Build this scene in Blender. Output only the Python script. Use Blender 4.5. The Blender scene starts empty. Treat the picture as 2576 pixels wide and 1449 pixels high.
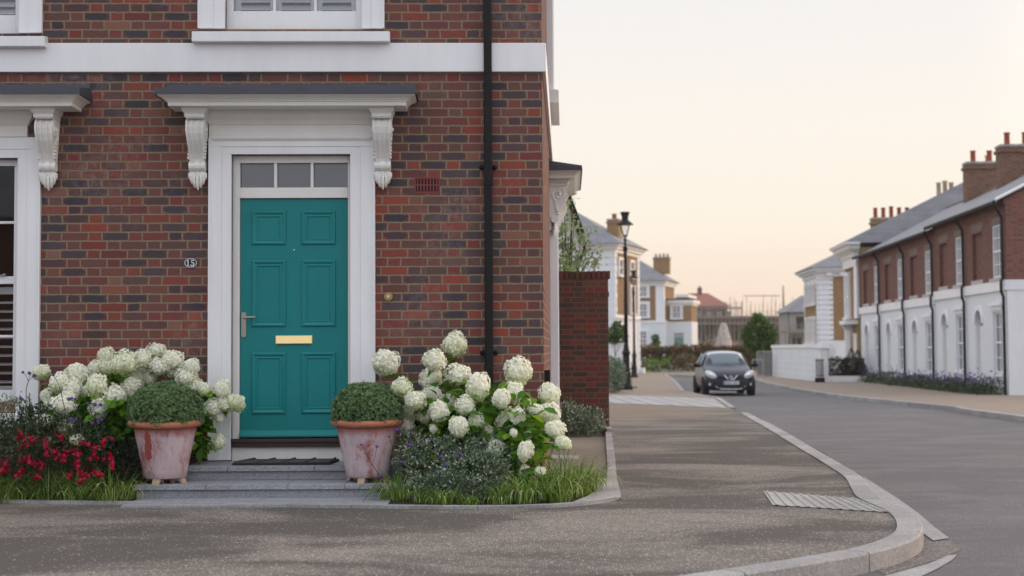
import bpy, math, random
import numpy as np
from mathutils import Matrix, Vector
random.seed(7); RS = np.random.RandomState(11)
PI = math.pi; R = math.radians
S = bpy.context.scene; C = S.collection
# ---------------------------------------------------------------- camera
CAMZ = 1.16; FP = 3578.0; HOR = 879.0
cam_d = bpy.data.cameras.new('camera'); cam = bpy.data.objects.new('camera', cam_d); C.objects.link(cam)
cam_d.sensor_width = 36; cam_d.lens = 36 * FP / 2576; cam_d.clip_start = 0.1; cam_d.clip_end = 6000
RM = Matrix.Rotation(R(90) + math.atan((HOR - 724.5) / FP), 3, 'X') @ Matrix.Rotation(-0.0055, 3, 'Z')
cam.matrix_world = Matrix.Translation((0, 0, CAMZ)) @ RM.to_4x4()
cam_d.dof.use_dof = True; cam_d.dof.focus_distance = 11.6; cam_d.dof.aperture_fstop = 2.1
S.camera = cam
# ---------------------------------------------------------------- sky and light
world = bpy.data.worlds.new('World'); S.world = world; world.use_nodes = True
wn = world.node_tree.nodes; wl = world.node_tree.links; wn.clear()
def wnode(t, **k):
    n = wn.new(t)
    for a, b in k.items(): setattr(n, a, b)
    return n
SUN_AZ, SUN_EL = R(62), R(9)          # clockwise from +Y, low over the far end of the street
tc = wnode('ShaderNodeTexCoord'); sep = wnode('ShaderNodeSeparateXYZ'); wl.new(tc.outputs['Generated'], sep.inputs[0])
ramp = wnode('ShaderNodeValToRGB'); wl.new(sep.outputs['Z'], ramp.inputs[0])
e = ramp.color_ramp.elements
e[0].position = 0.0; e[0].color = (0.90, 0.66, 0.545, 1)
e[1].position = 1.0; e[1].color = (1.2, 1.25, 1.38, 1)
for p, c in ((0.035, (0.945, 0.765, 0.625)), (0.085, (0.985, 0.885, 0.755)), (0.15, (0.97, 0.905, 0.82)), (0.24, (0.90, 0.875, 0.86)), (0.45, (1.0, 1.03, 1.10))):
    q = e.new(p); q.color = (*c, 1)
ramp2 = wnode('ShaderNodeValToRGB'); wl.new(sep.outputs['Z'], ramp2.inputs[0])
e = ramp2.color_ramp.elements
e[0].position = 0.0; e[0].color = (0.90, 0.89, 0.95, 1); e[1].position = 0.6; e[1].color = (1.30, 1.35, 1.48, 1)
mr = wnode('ShaderNodeMapRange'); mr.interpolation_type = 'SMOOTHSTEP'; wl.new(sep.outputs['Y'], mr.inputs[0])
mr.inputs[1].default_value = -0.35; mr.inputs[2].default_value = 0.65
mx = wnode('ShaderNodeMix', data_type='RGBA'); wl.new(mr.outputs[0], mx.inputs[0]); wl.new(ramp2.outputs[0], mx.inputs[6]); wl.new(ramp.outputs[0], mx.inputs[7])
sky = wnode('ShaderNodeTexSky', sky_type='NISHITA'); sky.sun_disc = False; sky.sun_elevation = SUN_EL; sky.sun_rotation = SUN_AZ
# the brighter warm part of the dusk sky, beyond the right edge of the picture
gv = Vector((math.sin(R(70)) * math.cos(R(12)), math.cos(R(70)) * math.cos(R(12)), math.sin(R(12))))
dt = wnode('ShaderNodeVectorMath', operation='DOT_PRODUCT'); wl.new(tc.outputs['Generated'], dt.inputs[0]); dt.inputs[1].default_value = gv
gm = wnode('ShaderNodeMapRange'); gm.interpolation_type = 'SMOOTHSTEP'; wl.new(dt.outputs['Value'], gm.inputs[0]); gm.inputs[1].default_value = 0.62; gm.inputs[2].default_value = 0.97; gm.inputs[4].default_value = 1.0
bg3 = wnode('ShaderNodeBackground'); bg3.inputs[0].default_value = (1.0, 0.70, 0.42, 1); gs = wnode('ShaderNodeMath', operation='MULTIPLY'); wl.new(gm.outputs[0], gs.inputs[0]); gs.inputs[1].default_value = 2.0; wl.new(gs.outputs[0], bg3.inputs[1])
bg1 = wnode('ShaderNodeBackground'); bg1.inputs[1].default_value = 1.0; wl.new(mx.outputs[2], bg1.inputs[0])
bg2 = wnode('ShaderNodeBackground'); bg2.inputs[1].default_value = 0.005; wl.new(sky.outputs[0], bg2.inputs[0])
ad = wnode('ShaderNodeAddShader'); wl.new(bg1.outputs[0], ad.inputs[0]); wl.new(bg2.outputs[0], ad.inputs[1])
ad2 = wnode('ShaderNodeAddShader'); wl.new(ad.outputs[0], ad2.inputs[0]); wl.new(bg3.outputs[0], ad2.inputs[1])
wo = wnode('ShaderNodeOutputWorld'); wl.new(ad2.outputs[0], wo.inputs[0])
sd = bpy.data.lights.new('sun', 'SUN'); sd.energy = 0.7; sd.angle = R(14); sd.color = (1, 0.74, 0.50)
sun = bpy.data.objects.new('sun', sd); C.objects.link(sun)
sun.rotation_euler = Vector((-math.sin(SUN_AZ) * math.cos(SUN_EL), -math.cos(SUN_AZ) * math.cos(SUN_EL), -math.sin(SUN_EL))).to_track_quat('-Z', 'Y').to_euler()
S.view_settings.view_transform = 'Standard'; S.view_settings.look = 'None'; S.view_settings.exposure = 0.0; S.view_settings.gamma = 1
# ---------------------------------------------------------------- pixel geometry (2576 x 1449 measuring frame) to the place
GY = [-3000, 15, 45, 70, 100, 160, 5000]; GZ = [0, 0, -0.30, -0.37, -0.5, -0.8, -0.8]
def gz(y): return float(np.interp(y, GY, GZ))
def ray(px, py):
    return (RM @ Vector(((px - 1288) / FP, -(py - 724.5) / FP, -1)))
def at(px, py, Y):                      # point on the ray at world depth Y
    d = ray(px, py); t = Y / d.y
    return Vector((d.x * t, Y, CAMZ + d.z * t))
def G(px, py, dz=0.0):                  # ray to the ground surface (+dz)
    d = ray(px, py); Y = 12.0
    for _ in range(40):
        Y = Y * .5 + .5 * ((gz(Y) + dz - CAMZ) / d.z * d.y)
    t = Y / d.y
    return Vector((d.x * t, Y, gz(Y) + dz))
# main house frame: origin at the brick corner, x along the facade (right), y into the house
AL = R(1.4)
c0 = at(1369, 1100, 12.07)
HO = Vector((c0.x, c0.y, 0)); HM = Matrix.Translation(HO) @ Matrix.Rotation(AL, 4, 'Z'); HI = HM.inverted()
def F(px, py, y=0.0):                   # pixel -> (x, z) in the house frame on the plane y
    o = HI @ Vector((0, 0, CAMZ)); d = HI.to_3x3() @ ray(px, py); t = (y - o.y) / d.y
    return (o.x + d.x * t, o.z + d.z * t)
def FX(px, y=0.0, py=600): return F(px, py, y)[0]
def FZ(py, y=0.0, px=740): return F(px, py, y)[1]
# ---------------------------------------------------------------- mesh helpers
class MB:
    def __init__(s, M=None): s.v = []; s.f = []; s.M = M
    def add(s, vs, fs):
        b = len(s.v)
        for v in vs:
            v = Vector(v); s.v.append(tuple(s.M @ v) if s.M else tuple(v))
        for f in fs: s.f.append(tuple(b + i for i in f))
    def box(s, x0, x1, y0, y1, z0, z1):
        s.add([(x0, y0, z0), (x1, y0, z0), (x1, y1, z0), (x0, y1, z0), (x0, y0, z1), (x1, y0, z1), (x1, y1, z1), (x0, y1, z1)],
              [(0, 3, 2, 1), (4, 5, 6, 7), (0, 1, 5, 4), (1, 2, 6, 5), (2, 3, 7, 6), (3, 0, 4, 7)]); return s
    def quad(s, a, b, c, d): s.add([a, b, c, d], [(0, 1, 2, 3)]); return s
    def prism(s, pts, a, b, ax='x'):    # polygon in the two other axes, extruded along ax
        def mk(p, t): return (t, p[0], p[1]) if ax == 'x' else ((p[0], t, p[1]) if ax == 'y' else (p[0], p[1], t))
        n = len(pts)
        s.add([mk(p, a) for p in pts] + [mk(p, b) for p in pts],
              [tuple(range(n))[::-1], tuple(range(n, 2 * n))] + [(i, (i + 1) % n, n + (i + 1) % n, n + i) for i in range(n)]); return s
    def tube(s, pts, r, n=8, cap=True):
        pts = [Vector(p) for p in pts]; rs = r if isinstance(r, (list, tuple)) else [r] * len(pts)
        vs = []; up = None
        for i, p in enumerate(pts):
            d = (pts[min(i + 1, len(pts) - 1)] - pts[max(i - 1, 0)]).normalized()
            if up is None: up = d.orthogonal().normalized()
            up = (up - d * up.dot(d)).normalized(); w = d.cross(up)
            for k in range(n):
                a = 2 * PI * k / n; vs.append(p + (up * math.cos(a) + w * math.sin(a)) * rs[i])
        fs = []
        for i in range(len(pts) - 1):
            for k in range(n): fs.append((i * n + k, i * n + (k + 1) % n, (i + 1) * n + (k + 1) % n, (i + 1) * n + k))
        if cap: fs.append(tuple(range(n))[::-1]); fs.append(tuple(range((len(pts) - 1) * n, len(pts) * n)))
        s.add(vs, fs); return s
    def lathe(s, prof, c=(0, 0, 0), n=24, ph=0.0):
        vs = []
        for r, z in prof:
            for k in range(n):
                a = 2 * PI * k / n + ph; vs.append((c[0] + r * math.cos(a), c[1] + r * math.sin(a), c[2] + z))
        fs = [(i * n + k, i * n + (k + 1) % n, (i + 1) * n + (k + 1) % n, (i + 1) * n + k) for i in range(len(prof) - 1) for k in range(n)]
        fs.append(tuple(range(n))[::-1]); fs.append(tuple(range((len(prof) - 1) * n, len(prof) * n)))
        s.add(vs, fs); return s
    def moulding(s, x0, x1, p, prof, closed=True):   # U-shaped cornice: base rectangle x0..x1 projecting p, profile (extra, z)
        rows = []
        for ex, z in prof: rows.append([(x0 - ex, 0, z), (x0 - ex, -p - ex, z), (x1 + ex, -p - ex, z), (x1 + ex, 0, z)])
        vs = [v for r_ in rows for v in r_]; fs = []
        for i in range(len(rows) - 1):
            for k in range(3): fs.append((i * 4 + k, i * 4 + k + 1, (i + 1) * 4 + k + 1, (i + 1) * 4 + k))
        if closed: fs.append((0, 3, 2, 1)); m = (len(rows) - 1) * 4; fs.append((m, m + 1, m + 2, m + 3))
        s.add(vs, fs); return s
    def ball(s, c, r, n=10, m=7):
        vs = []; rr = r if isinstance(r, (tuple, list)) else (r, r, r)
        for i in range(1, m):
            t = PI * i / m
            for k in range(n):
                a = 2 * PI * k / n; vs.append((c[0] + rr[0] * math.sin(t) * math.cos(a), c[1] + rr[1] * math.sin(t) * math.sin(a), c[2] + rr[2] * math.cos(t)))
        fs = [((i) * n + k, i * n + (k + 1) % n, (i + 1) * n + (k + 1) % n, (i + 1) * n + k) for i in range(m - 2) for k in range(n)]
        t = len(vs); vs += [(c[0], c[1], c[2] + rr[2]), (c[0], c[1], c[2] - rr[2])]
        fs += [(t, (k + 1) % n, k) for k in range(n)] + [(t + 1, (m - 2) * n + k, (m - 2) * n + (k + 1) % n) for k in range(n)]
        s.add(vs, fs); return s
    def wall(s, x0, x1, z0, z1, holes, y=0.0, dep=0.12, top=False):   # front sheet with openings and their reveals
        xs = sorted({x0, x1} | {h[0] for h in holes} | {h[1] for h in holes}); zs = sorted({z0, z1} | {h[2] for h in holes} | {h[3] for h in holes})
        xs = [x for x in xs if x0 <= x <= x1]; zs = [z for z in zs if z0 <= z <= z1]
        for i in range(len(xs) - 1):
            for j in range(len(zs) - 1):
                cx = (xs[i] + xs[i + 1]) / 2; cz = (zs[j] + zs[j + 1]) / 2
                if any(h[0] < cx < h[1] and h[2] < cz < h[3] for h in holes): continue
                s.quad((xs[i], y, zs[j]), (xs[i + 1], y, zs[j]), (xs[i + 1], y, zs[j + 1]), (xs[i], y, zs[j + 1]))
        for a, b, c, d in holes:
            a, b, c, d = max(a, x0), min(b, x1), max(c, z0), min(d, z1); e_ = y + dep
            s.quad((a, y, c), (a, y, d), (a, e_, d), (a, e_, c)); s.quad((b, y, d), (b, y, c), (b, e_, c), (b, e_, d))
            s.quad((a, y, d), (b, y, d), (b, e_, d), (a, e_, d)); s.quad((b, y, c), (a, y, c), (a, e_, c), (b, e_, c))
        return s
    def mesh(s, name):
        me = bpy.data.meshes.new(name); me.from_pydata(s.v, [], s.f); me.update(); return me
def obj(name, m, mat, parent=None, smooth=False, bevel=0.0, loc=None, rz=0.0):
    me = m.mesh(name) if isinstance(m, MB) else m
    if mat is not None and not me.materials: me.materials.append(mat)
    if smooth and isinstance(m, MB): me.polygons.foreach_set('use_smooth', [True] * len(me.polygons))
    o = bpy.data.objects.new(name, me); C.objects.link(o)
    if parent: o.parent = parent
    if loc is not None: o.location = loc
    o.rotation_euler.z = rz
    if bevel:
        b = o.modifiers.new('bevel', 'BEVEL'); b.width = bevel; b.segments = 2; b.limit_method = 'ANGLE'; b.angle_limit = R(40)
    return o
def tag(o, label=None, cat=None, group=None, kind=None):
    if label: o['label'] = label
    if cat: o['category'] = cat
    if group: o['group'] = group
    if kind: o['kind'] = kind
    return o
def thing(name, label, cat, loc=(0, 0, 0), rz=0.0, group=None):
    o = bpy.data.objects.new(name, None); C.objects.link(o); o.empty_display_size = .2
    o.location = loc; o.rotation_euler.z = rz
    return tag(o, label, cat, group)
def struct(name, m, mat, **k): return tag(obj(name, m, mat, **k), kind='structure')
def dup(root, loc, rz=0.0, label=None, group=None, sc=None):
    r = root.copy(); C.objects.link(r); r.location = loc; r.rotation_euler.z = rz
    if sc: r.scale = (sc, sc, sc)
    if label: r['label'] = label
    if group: r['group'] = group
    for ch in list(root.children):
        c = ch.copy(); C.objects.link(c); c.parent = r
        for g_ in ch.children:
            d = g_.copy(); C.objects.link(d); d.parent = c
    return r
# ---------------------------------------------------------------- materials
class NT:
    def __init__(s, name):
        s.m = bpy.data.materials.new(name); s.m.use_nodes = True; s.t = s.m.node_tree; s.n = s.t.nodes; s.l = s.t.links
        s.b = s.n['Principled BSDF']; s.out = s.n['Material Output']
        s.tc = s.n.new('ShaderNodeTexCoord')
    def new(s, t, **k):
        n = s.n.new(t)
        for a, b in k.items(): setattr(n, a, b)
        return n
    def put(s, sock, v):
        if hasattr(v, 'links') or isinstance(v, bpy.types.NodeSocket): s.l.new(v, sock)
        else:
            if isinstance(v, tuple) and len(v) == 3 and sock.type == 'RGBA': v = (*v, 1)
            sock.default_value = v
    def ma(s, op, a, b=None, c=None, clamp=False):
        n = s.new('ShaderNodeMath', operation=op); n.use_clamp = clamp; s.put(n.inputs[0], a)
        if b is not None: s.put(n.inputs[1], b)
        if c is not None: s.put(n.inputs[2], c)
        return n.outputs[0]
    def mix(s, f, a, b, blend='MIX'):
        n = s.new('ShaderNodeMix', data_type='RGBA', blend_type=blend); s.put(n.inputs[0], f); s.put(n.inputs[6], a); s.put(n.inputs[7], b); return n.outputs[2]
    def noise(s, scale, vec=None, detail=4, rough=.55, out=0):
        n = s.new('ShaderNodeTexNoise'); n.inputs['Scale'].default_value = scale; n.inputs['Detail'].default_value = detail; n.inputs['Roughness'].default_value = rough
        s.l.new(vec if vec is not None else s.tc.outputs['Object'], n.inputs['Vector']); return n.outputs[out]
    def vor(s, scale, vec=None, out='Color'):
        n = s.new('ShaderNodeTexVoronoi'); n.inputs['Scale'].default_value = scale
        s.l.new(vec if vec is not None else s.tc.outputs['Object'], n.inputs['Vector']); return n.outputs[out]
    def rng(s, v, a, b, c=0.0, d=1.0, smooth=False):
        n = s.new('ShaderNodeMapRange'); n.clamp = True
        if smooth: n.interpolation_type = 'SMOOTHSTEP'
        s.put(n.inputs[0], v); n.inputs[1].default_value = a; n.inputs[2].default_value = b; n.inputs[3].default_value = c; n.inputs[4].default_value = d; return n.outputs[0]
    def ramp(s, v, stops, const=False):
        n = s.new('ShaderNodeValToRGB'); s.put(n.inputs[0], v); e = n.color_ramp.elements
        if const: n.color_ramp.interpolation = 'CONSTANT'
        while len(e) < len(stops): e.new(.5)
        for i, (p, c) in enumerate(stops): e[i].position = p; e[i].color = (*c, 1)
        return n.outputs[0]
    def bump(s, h, st=.3, dist=.01):
        n = s.new('ShaderNodeBump'); n.inputs['Strength'].default_value = st; n.inputs['Distance'].default_value = dist; s.put(n.inputs['Height'], h); s.l.new(n.outputs[0], s.b.inputs['Normal'])
    def done(s, col=None, rough=.6, metal=0.0, spec=None):
        if col is not None: s.put(s.b.inputs['Base Color'], col)
        s.put(s.b.inputs['Roughness'], rough); s.b.inputs['Metallic'].default_value = metal
        if spec is not None: s.b.inputs['Specular IOR Level'].default_value = spec
        return s.m
def plain(name, c, rough=.55, var=.12, scale=6, metal=0, bump=0.0, spec=None):
    n = NT(name); f = n.noise(scale); g_ = n.noise(scale * 9, detail=2)
    k = n.rng(n.ma('ADD', f, n.ma('MULTIPLY', g_, .4)), .35, 1.05, 1 - var, 1 + var * .6)
    col = n.mix(1.0, (*c, 1), (1, 1, 1, 1), 'MULTIPLY')
    v = n.new('ShaderNodeVectorMath', operation='SCALE'); n.l.new(col, v.inputs[0]); n.l.new(k, v.inputs['Scale'])
    if bump: n.bump(g_, bump)
    return n.done(v.outputs[0], rough, metal, spec)
def painted(name, c, rough=.45):         # painted timber or render: faint streaks and grime specks
    n = NT(name)
    mp = n.new('ShaderNodeMapping'); n.l.new(n.tc.outputs['Object'], mp.inputs[0]); mp.inputs['Scale'].default_value = (7, 7, 1.1)
    st = n.noise(1.3, mp.outputs[0], 5, .6); big = n.noise(.9, None, 3); sp = n.noise(60, None, 2)
    k = n.ma('MULTIPLY', n.rng(st, .3, .75, .94, 1.02), n.rng(big, .3, .75, .95, 1.03))
    k = n.ma('MULTIPLY', k, n.rng(sp, .24, .33, .86, 1.0))
    v = n.new('ShaderNodeVectorMath', operation='SCALE'); v.inputs[0].default_value = c; n.l.new(k, v.inputs['Scale'])
    n.bump(n.noise(35, None, 3), .10, .004)
    return n.done(v.outputs[0], rough)
def brick(name, base, dark, mortar, u=.3375, h=.075, darkness=1.0, mw=.0052, salt=0.0, bump=.6):
    n = NT(name); so = n.new('ShaderNodeSeparateXYZ'); sn = n.new('ShaderNodeSeparateXYZ')
    wob = n.new('ShaderNodeVectorMath', operation='MULTIPLY_ADD'); nz = n.new('ShaderNodeTexNoise'); nz.inputs['Scale'].default_value = 22; nz.inputs['Detail'].default_value = 3
    n.l.new(n.tc.outputs['Object'], nz.inputs['Vector']); n.l.new(nz.outputs[1], wob.inputs[0]); wob.inputs[1].default_value = (.014, .014, .012); n.l.new(n.tc.outputs['Object'], wob.inputs[2])
    n.l.new(wob.outputs[0], so.inputs[0]); n.l.new(n.tc.outputs['Normal'], sn.inputs[0])
    side = n.ma('GREATER_THAN', n.ma('ABSOLUTE', sn.outputs['X']), .6)
    mixf = n.new('ShaderNodeMix'); n.put(mixf.inputs[0], side); n.put(mixf.inputs[2], so.outputs['X']); n.put(mixf.inputs[3], so.outputs['Y']); uu0 = mixf.outputs[0]
    zz = n.ma('DIVIDE', n.ma('ADD', so.outputs['Z'], 10.0 * h * 40), h); row = n.ma('FLOOR', zz); fz = n.ma('FRACT', zz)
    par = n.ma('MODULO', row, 2.0); jit = n.new('ShaderNodeTexWhiteNoise', noise_dimensions='1D'); n.l.new(row, jit.inputs['W'])
    uu = n.ma('ADD', n.ma('ADD', n.ma('DIVIDE', uu0, u), n.ma('MULTIPLY', par, .5)), n.ma('MULTIPLY_ADD', jit.outputs[0], .07, 200.0))
    cell = n.ma('FLOOR', uu); t = n.ma('FRACT', uu); hd = n.ma('GREATER_THAN', t, .6667)
    dx = n.ma('MULTIPLY', n.ma('MINIMUM', n.ma('MINIMUM', t, n.ma('SUBTRACT', 1.0, t)), n.ma('ABSOLUTE', n.ma('SUBTRACT', t, .6667))), u)
    dz = n.ma('MULTIPLY', n.ma('MINIMUM', fz, n.ma('SUBTRACT', 1.0, fz)), h)
    d = n.ma('MINIMUM', dx, dz); bm = n.rng(d, mw * .75, mw * 1.35, 0, 1, True)
    idv = n.new('ShaderNodeCombineXYZ'); n.put(idv.inputs[0], n.ma('MULTIPLY_ADD', cell, 2.0, hd)); n.put(idv.inputs[1], row); n.put(idv.inputs[2], side)
    w1 = n.new('ShaderNodeTexWhiteNoise', noise_dimensions='3D'); n.l.new(idv.outputs[0], w1.inputs[0]); s3 = n.new('ShaderNodeSeparateColor'); n.l.new(w1.outputs[1], s3.inputs[0])
    r1, r2, r3 = s3.outputs[0], s3.outputs[1], s3.outputs[2]
    # burnt patch in the middle of a brick, wider on some than on others
    cs = n.ma('MULTIPLY', n.ma('SUBTRACT', t, .3333), 3.0); ch = n.ma('MULTIPLY', n.ma('SUBTRACT', t, .8333), 6.0)
    mc = n.new('ShaderNodeMix'); n.put(mc.inputs[0], hd); n.put(mc.inputs[2], cs); n.put(mc.inputs[3], ch); cc = mc.outputs[0]
    vz = n.ma('MULTIPLY', n.ma('SUBTRACT', fz, .5), 2.1)
    rr = n.ma('ADD', n.ma('POWER', n.ma('ABSOLUTE', cc), 2.6), n.ma('POWER', n.ma('ABSOLUTE', vz), 2.6))
    rr = n.ma('ADD', rr, n.ma('MULTIPLY', n.ma('SUBTRACT', n.noise(28, None, 3), .5), 1.5))
    blob = n.rng(rr, .35, 1.25, 1, 0, True)
    thr = n.ma('MULTIPLY_ADD', hd, -.30, r2)         # headers are burnt less often
    am = n.rng(thr, .30, .70, 0, .95)
    full = n.rng(thr, .80, .92, 0, .6)
    dk = n.ma('MULTIPLY', n.ma('MAXIMUM', n.ma('MULTIPLY', blob, am), full), darkness, clamp=True)
    bc = n.ramp(r1, base)
    gr = n.noise(75, None, 4, .7); bc2 = n.mix(n.rng(gr, .3, .75), n.mix(.30, bc, (.03, .02, .02, 1)), bc)
    bc2 = n.mix(n.rng(n.noise(1.6, None, 3), .45, .75, 0, .35), bc2, n.mix(.5, bc2, (.20, .10, .08, 1)))
    dkc = n.mix(n.rng(r3, 0, 1), dark[0], dark[1]); bc3 = n.mix(dk, bc2, dkc)
    if salt:
        sa = n.ma('MULTIPLY', n.rng(n.noise(.9, None, 4, .6), .52, .72), n.rng(n.noise(14, None, 4, .7), .42, .62, 0, salt)); bc3 = n.mix(sa, bc3, (.42, .36, .34, 1))
    mo = n.mix(n.rng(n.noise(40, None, 3), .3, .7), mortar, n.mix(.35, mortar, (.08, .06, .04, 1)))
    pits = n.rng(n.vor(95, None, 'Distance'), .0, .17, .55, 1)
    col = n.mix(bm, mo, bc3); v = n.new('ShaderNodeVectorMath', operation='SCALE'); n.l.new(col, v.inputs[0]); n.l.new(pits, v.inputs['Scale'])
    hgt = n.ma('ADD', n.ma('MULTIPLY', bm, 1.0), n.ma('ADD', n.ma('MULTIPLY', gr, .35), n.ma('MULTIPLY', r3, .25)))
    n.bump(hgt, bump, .007)
    return n.done(v.outputs[0], .88, spec=.25)
def granite(name, c, sc=130, rough=.75, var=.35, stain=.2, isl=0.0):
    n = NT(name); a = n.noise(sc, None, 2, .7); b = n.noise(sc * .35, None, 2); w = n.noise(1.4, None, 4); wh = n.vor(sc * .8, None, 'Color')
    sp = n.new('ShaderNodeSeparateColor'); n.l.new(wh, sp.inputs[0])
    k = n.ma('MULTIPLY', n.ma('MULTIPLY', n.rng(a, .3, .7, 1 - var, 1 + var * .7), n.rng(sp.outputs[0], 0, 1, .82, 1.16)), n.ma('MULTIPLY', n.rng(b, .3, .7, .92, 1.06), n.rng(w, .3, .75, 1 - stain, 1.05)))
    if isl: gi = n.new('ShaderNodeNewGeometry'); k = n.ma('MULTIPLY', k, n.rng(gi.outputs['Random Per Island'], 0, 1, 1 - isl, 1 + isl * .6))
    v = n.new('ShaderNodeVectorMath', operation='SCALE'); v.inputs[0].default_value = c; n.l.new(k, v.inputs['Scale']); n.bump(a, .25, .004)
    return n.done(v.outputs[0], rough)
def leafmat(name, stops, trans=.3, rough=.5):
    n = NT(name); g_ = n.new('ShaderNodeNewGeometry'); col = n.ramp(g_.outputs['Random Per Island'], stops)
    k = n.rng(n.noise(7, None, 2), .3, .7, .72, 1.15); v = n.new('ShaderNodeVectorMath', operation='SCALE'); n.l.new(col, v.inputs[0]); n.l.new(k, v.inputs['Scale'])
    n.done(v.outputs[0], rough, spec=.35)
    tr = n.new('ShaderNodeBsdfTranslucent'); n.l.new(v.outputs[0], tr.inputs[0]); ms = n.new('ShaderNodeMixShader'); ms.inputs[0].default_value = trans
    n.l.new(n.b.outputs[0], ms.inputs[1]); n.l.new(tr.outputs[0], ms.inputs[2]); n.l.new(ms.outputs[0], n.out.inputs[0]); return n.m
M = {}
M['brick'] = brick('red_multi_brick', [(0, (.23, .046, .042)), (.2, (.175, .070, .062)), (.4, (.205, .078, .063)), (.6, (.145, .069, .064)), (.78, (.23, .064, .050)), (.93, (.31, .064, .042)), (1, (.24, .125, .095))],
    ((.038, .041, .052, 1), (.084, .064, .070, 1)), (.245, .205, .135, 1), salt=.35, mw=.0062)
M['brick_end'] = brick('garden_wall_brick', [(0, (.19, .036, .034)), (.3, (.14, .050, .040)), (.6, (.115, .050, .038)), (.85, (.215, .042, .032)), (1, (.16, .075, .048))],
    ((.055, .040, .038, 1), (.085, .052, .044, 1)), (.18, .115, .08, 1))
M['brick_row'] = brick('terrace_brick', [(0, (.22, .068, .052)), (.4, (.19, .088, .068)), (.8, (.25, .092, .070)), (1, (.17, .085, .08))], ((.05, .03, .03, 1), (.08, .05, .05, 1)), (.22, .16, .13, 1), darkness=.6)
M['brick_buff'] = brick('buff_brick', [(0, (.30, .18, .075)), (.4, (.36, .225, .10)), (.8, (.28, .165, .08)), (1, (.40, .25, .12))], ((.2, .12, .06, 1), (.26, .15, .08, 1)), (.34, .27, .17, 1), darkness=.5)
M['brick_chim'] = brick('chimney_brick', [(0, (.22, .11, .07)), (.5, (.17, .09, .06)), (1, (.26, .13, .08))], ((.07, .05, .04, 1), (.11, .07, .055, 1)), (.25, .19, .14, 1), darkness=.7)
M['white'] = painted('white_paint', (.79, .795, .81)); M['cream'] = painted('cream_paint', (.77, .76, .725)); M['render'] = painted('white_render', (.68, .705, .73), .7)
M['white_sash'] = painted('sash_paint', (.78, .79, .80), .35)
M['teal'] = plain('teal_door_paint', (.004, .195, .200), .42, .12, 3, spec=.3)
M['black'] = plain('black_paint', (.006, .006, .007), .55, .2, 9, spec=.25); M['lead'] = plain('lead_sheet', (.042, .044, .062), .55, .35, 5, bump=.15)
M['brass'] = plain('brass', (.90, .70, .34), .28, .08, 12, metal=1); M['steel'] = plain('brushed_steel', (.42, .39, .36), .35, .1, 20, metal=1)
M['slate'] = None
M['terracotta_brick'] = plain('terracotta_vent', (.21, .042, .036), .8, .2, 30, bump=.2)
M['dark_wood'] = plain('dark_hardwood', (.045, .022, .020), .45, .3, 18); M['rubber'] = plain('black_rubber', (.016, .015, .016), .8, .3, 40, bump=.4)
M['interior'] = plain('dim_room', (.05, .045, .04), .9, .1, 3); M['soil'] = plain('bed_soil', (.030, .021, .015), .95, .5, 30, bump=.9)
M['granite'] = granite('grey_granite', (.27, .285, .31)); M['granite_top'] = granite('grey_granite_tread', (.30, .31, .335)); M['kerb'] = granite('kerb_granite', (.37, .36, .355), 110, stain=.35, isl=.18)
M['stone_dark'] = granite('brown_lintel_stone', (.19, .14, .12), 40); M['stone_pale'] = granite('pale_sill_stone', (.50, .46, .44), 40)
M['pot_red'] = plain('red_clay', (.30, .055, .03), .8, .2, 14); M['pot_buff'] = plain('buff_clay', (.42, .30, .20), .8, .2, 14)
M['concrete'] = granite('concrete', (.36, .36, .36), 20); M['hoarding'] = plain('site_fence_panel', (.17, .18, .18), .6, .2, 3)
def mk_slate():
    n = NT('slate_roof'); b = n.new('ShaderNodeTexBrick'); so = n.new('ShaderNodeSeparateXYZ'); n.l.new(n.tc.outputs['Object'], so.inputs[0]); cb = n.new('ShaderNodeCombineXYZ')
    n.put(cb.inputs[0], n.ma('ADD', so.outputs['X'], n.ma('MULTIPLY', so.outputs['Y'], .02))); n.put(cb.inputs[1], n.ma('MULTIPLY', so.outputs['Z'], 2.1)); n.l.new(cb.outputs[0], b.inputs[0])
    b.inputs['Scale'].default_value = 1; b.inputs['Brick Width'].default_value = .28; b.inputs['Row Height'].default_value = .21; b.inputs['Mortar Size'].default_value = .012
    b.inputs['Color1'].default_value = (.20, .205, .225, 1); b.inputs['Color2'].default_value = (.155, .16, .18, 1); b.inputs['Mortar'].default_value = (.045, .045, .055, 1)
    k = n.rng(n.noise(2), .3, .7, .85, 1.12); v = n.new('ShaderNodeVectorMath', operation='SCALE'); n.l.new(b.outputs[0], v.inputs[0]); n.l.new(k, v.inputs['Scale']); n.bump(b.outputs[1], -.4, .01)
    return n.done(v.outputs[0], .55)
M['slate'] = mk_slate()
def mk_tiles():
    n = NT('red_roof_tile'); w = n.noise(3); return n.done(n.mix(w, (.20, .07, .05, 1), (.30, .11, .08, 1)), .8)
M['tile'] = mk_tiles()
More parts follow.
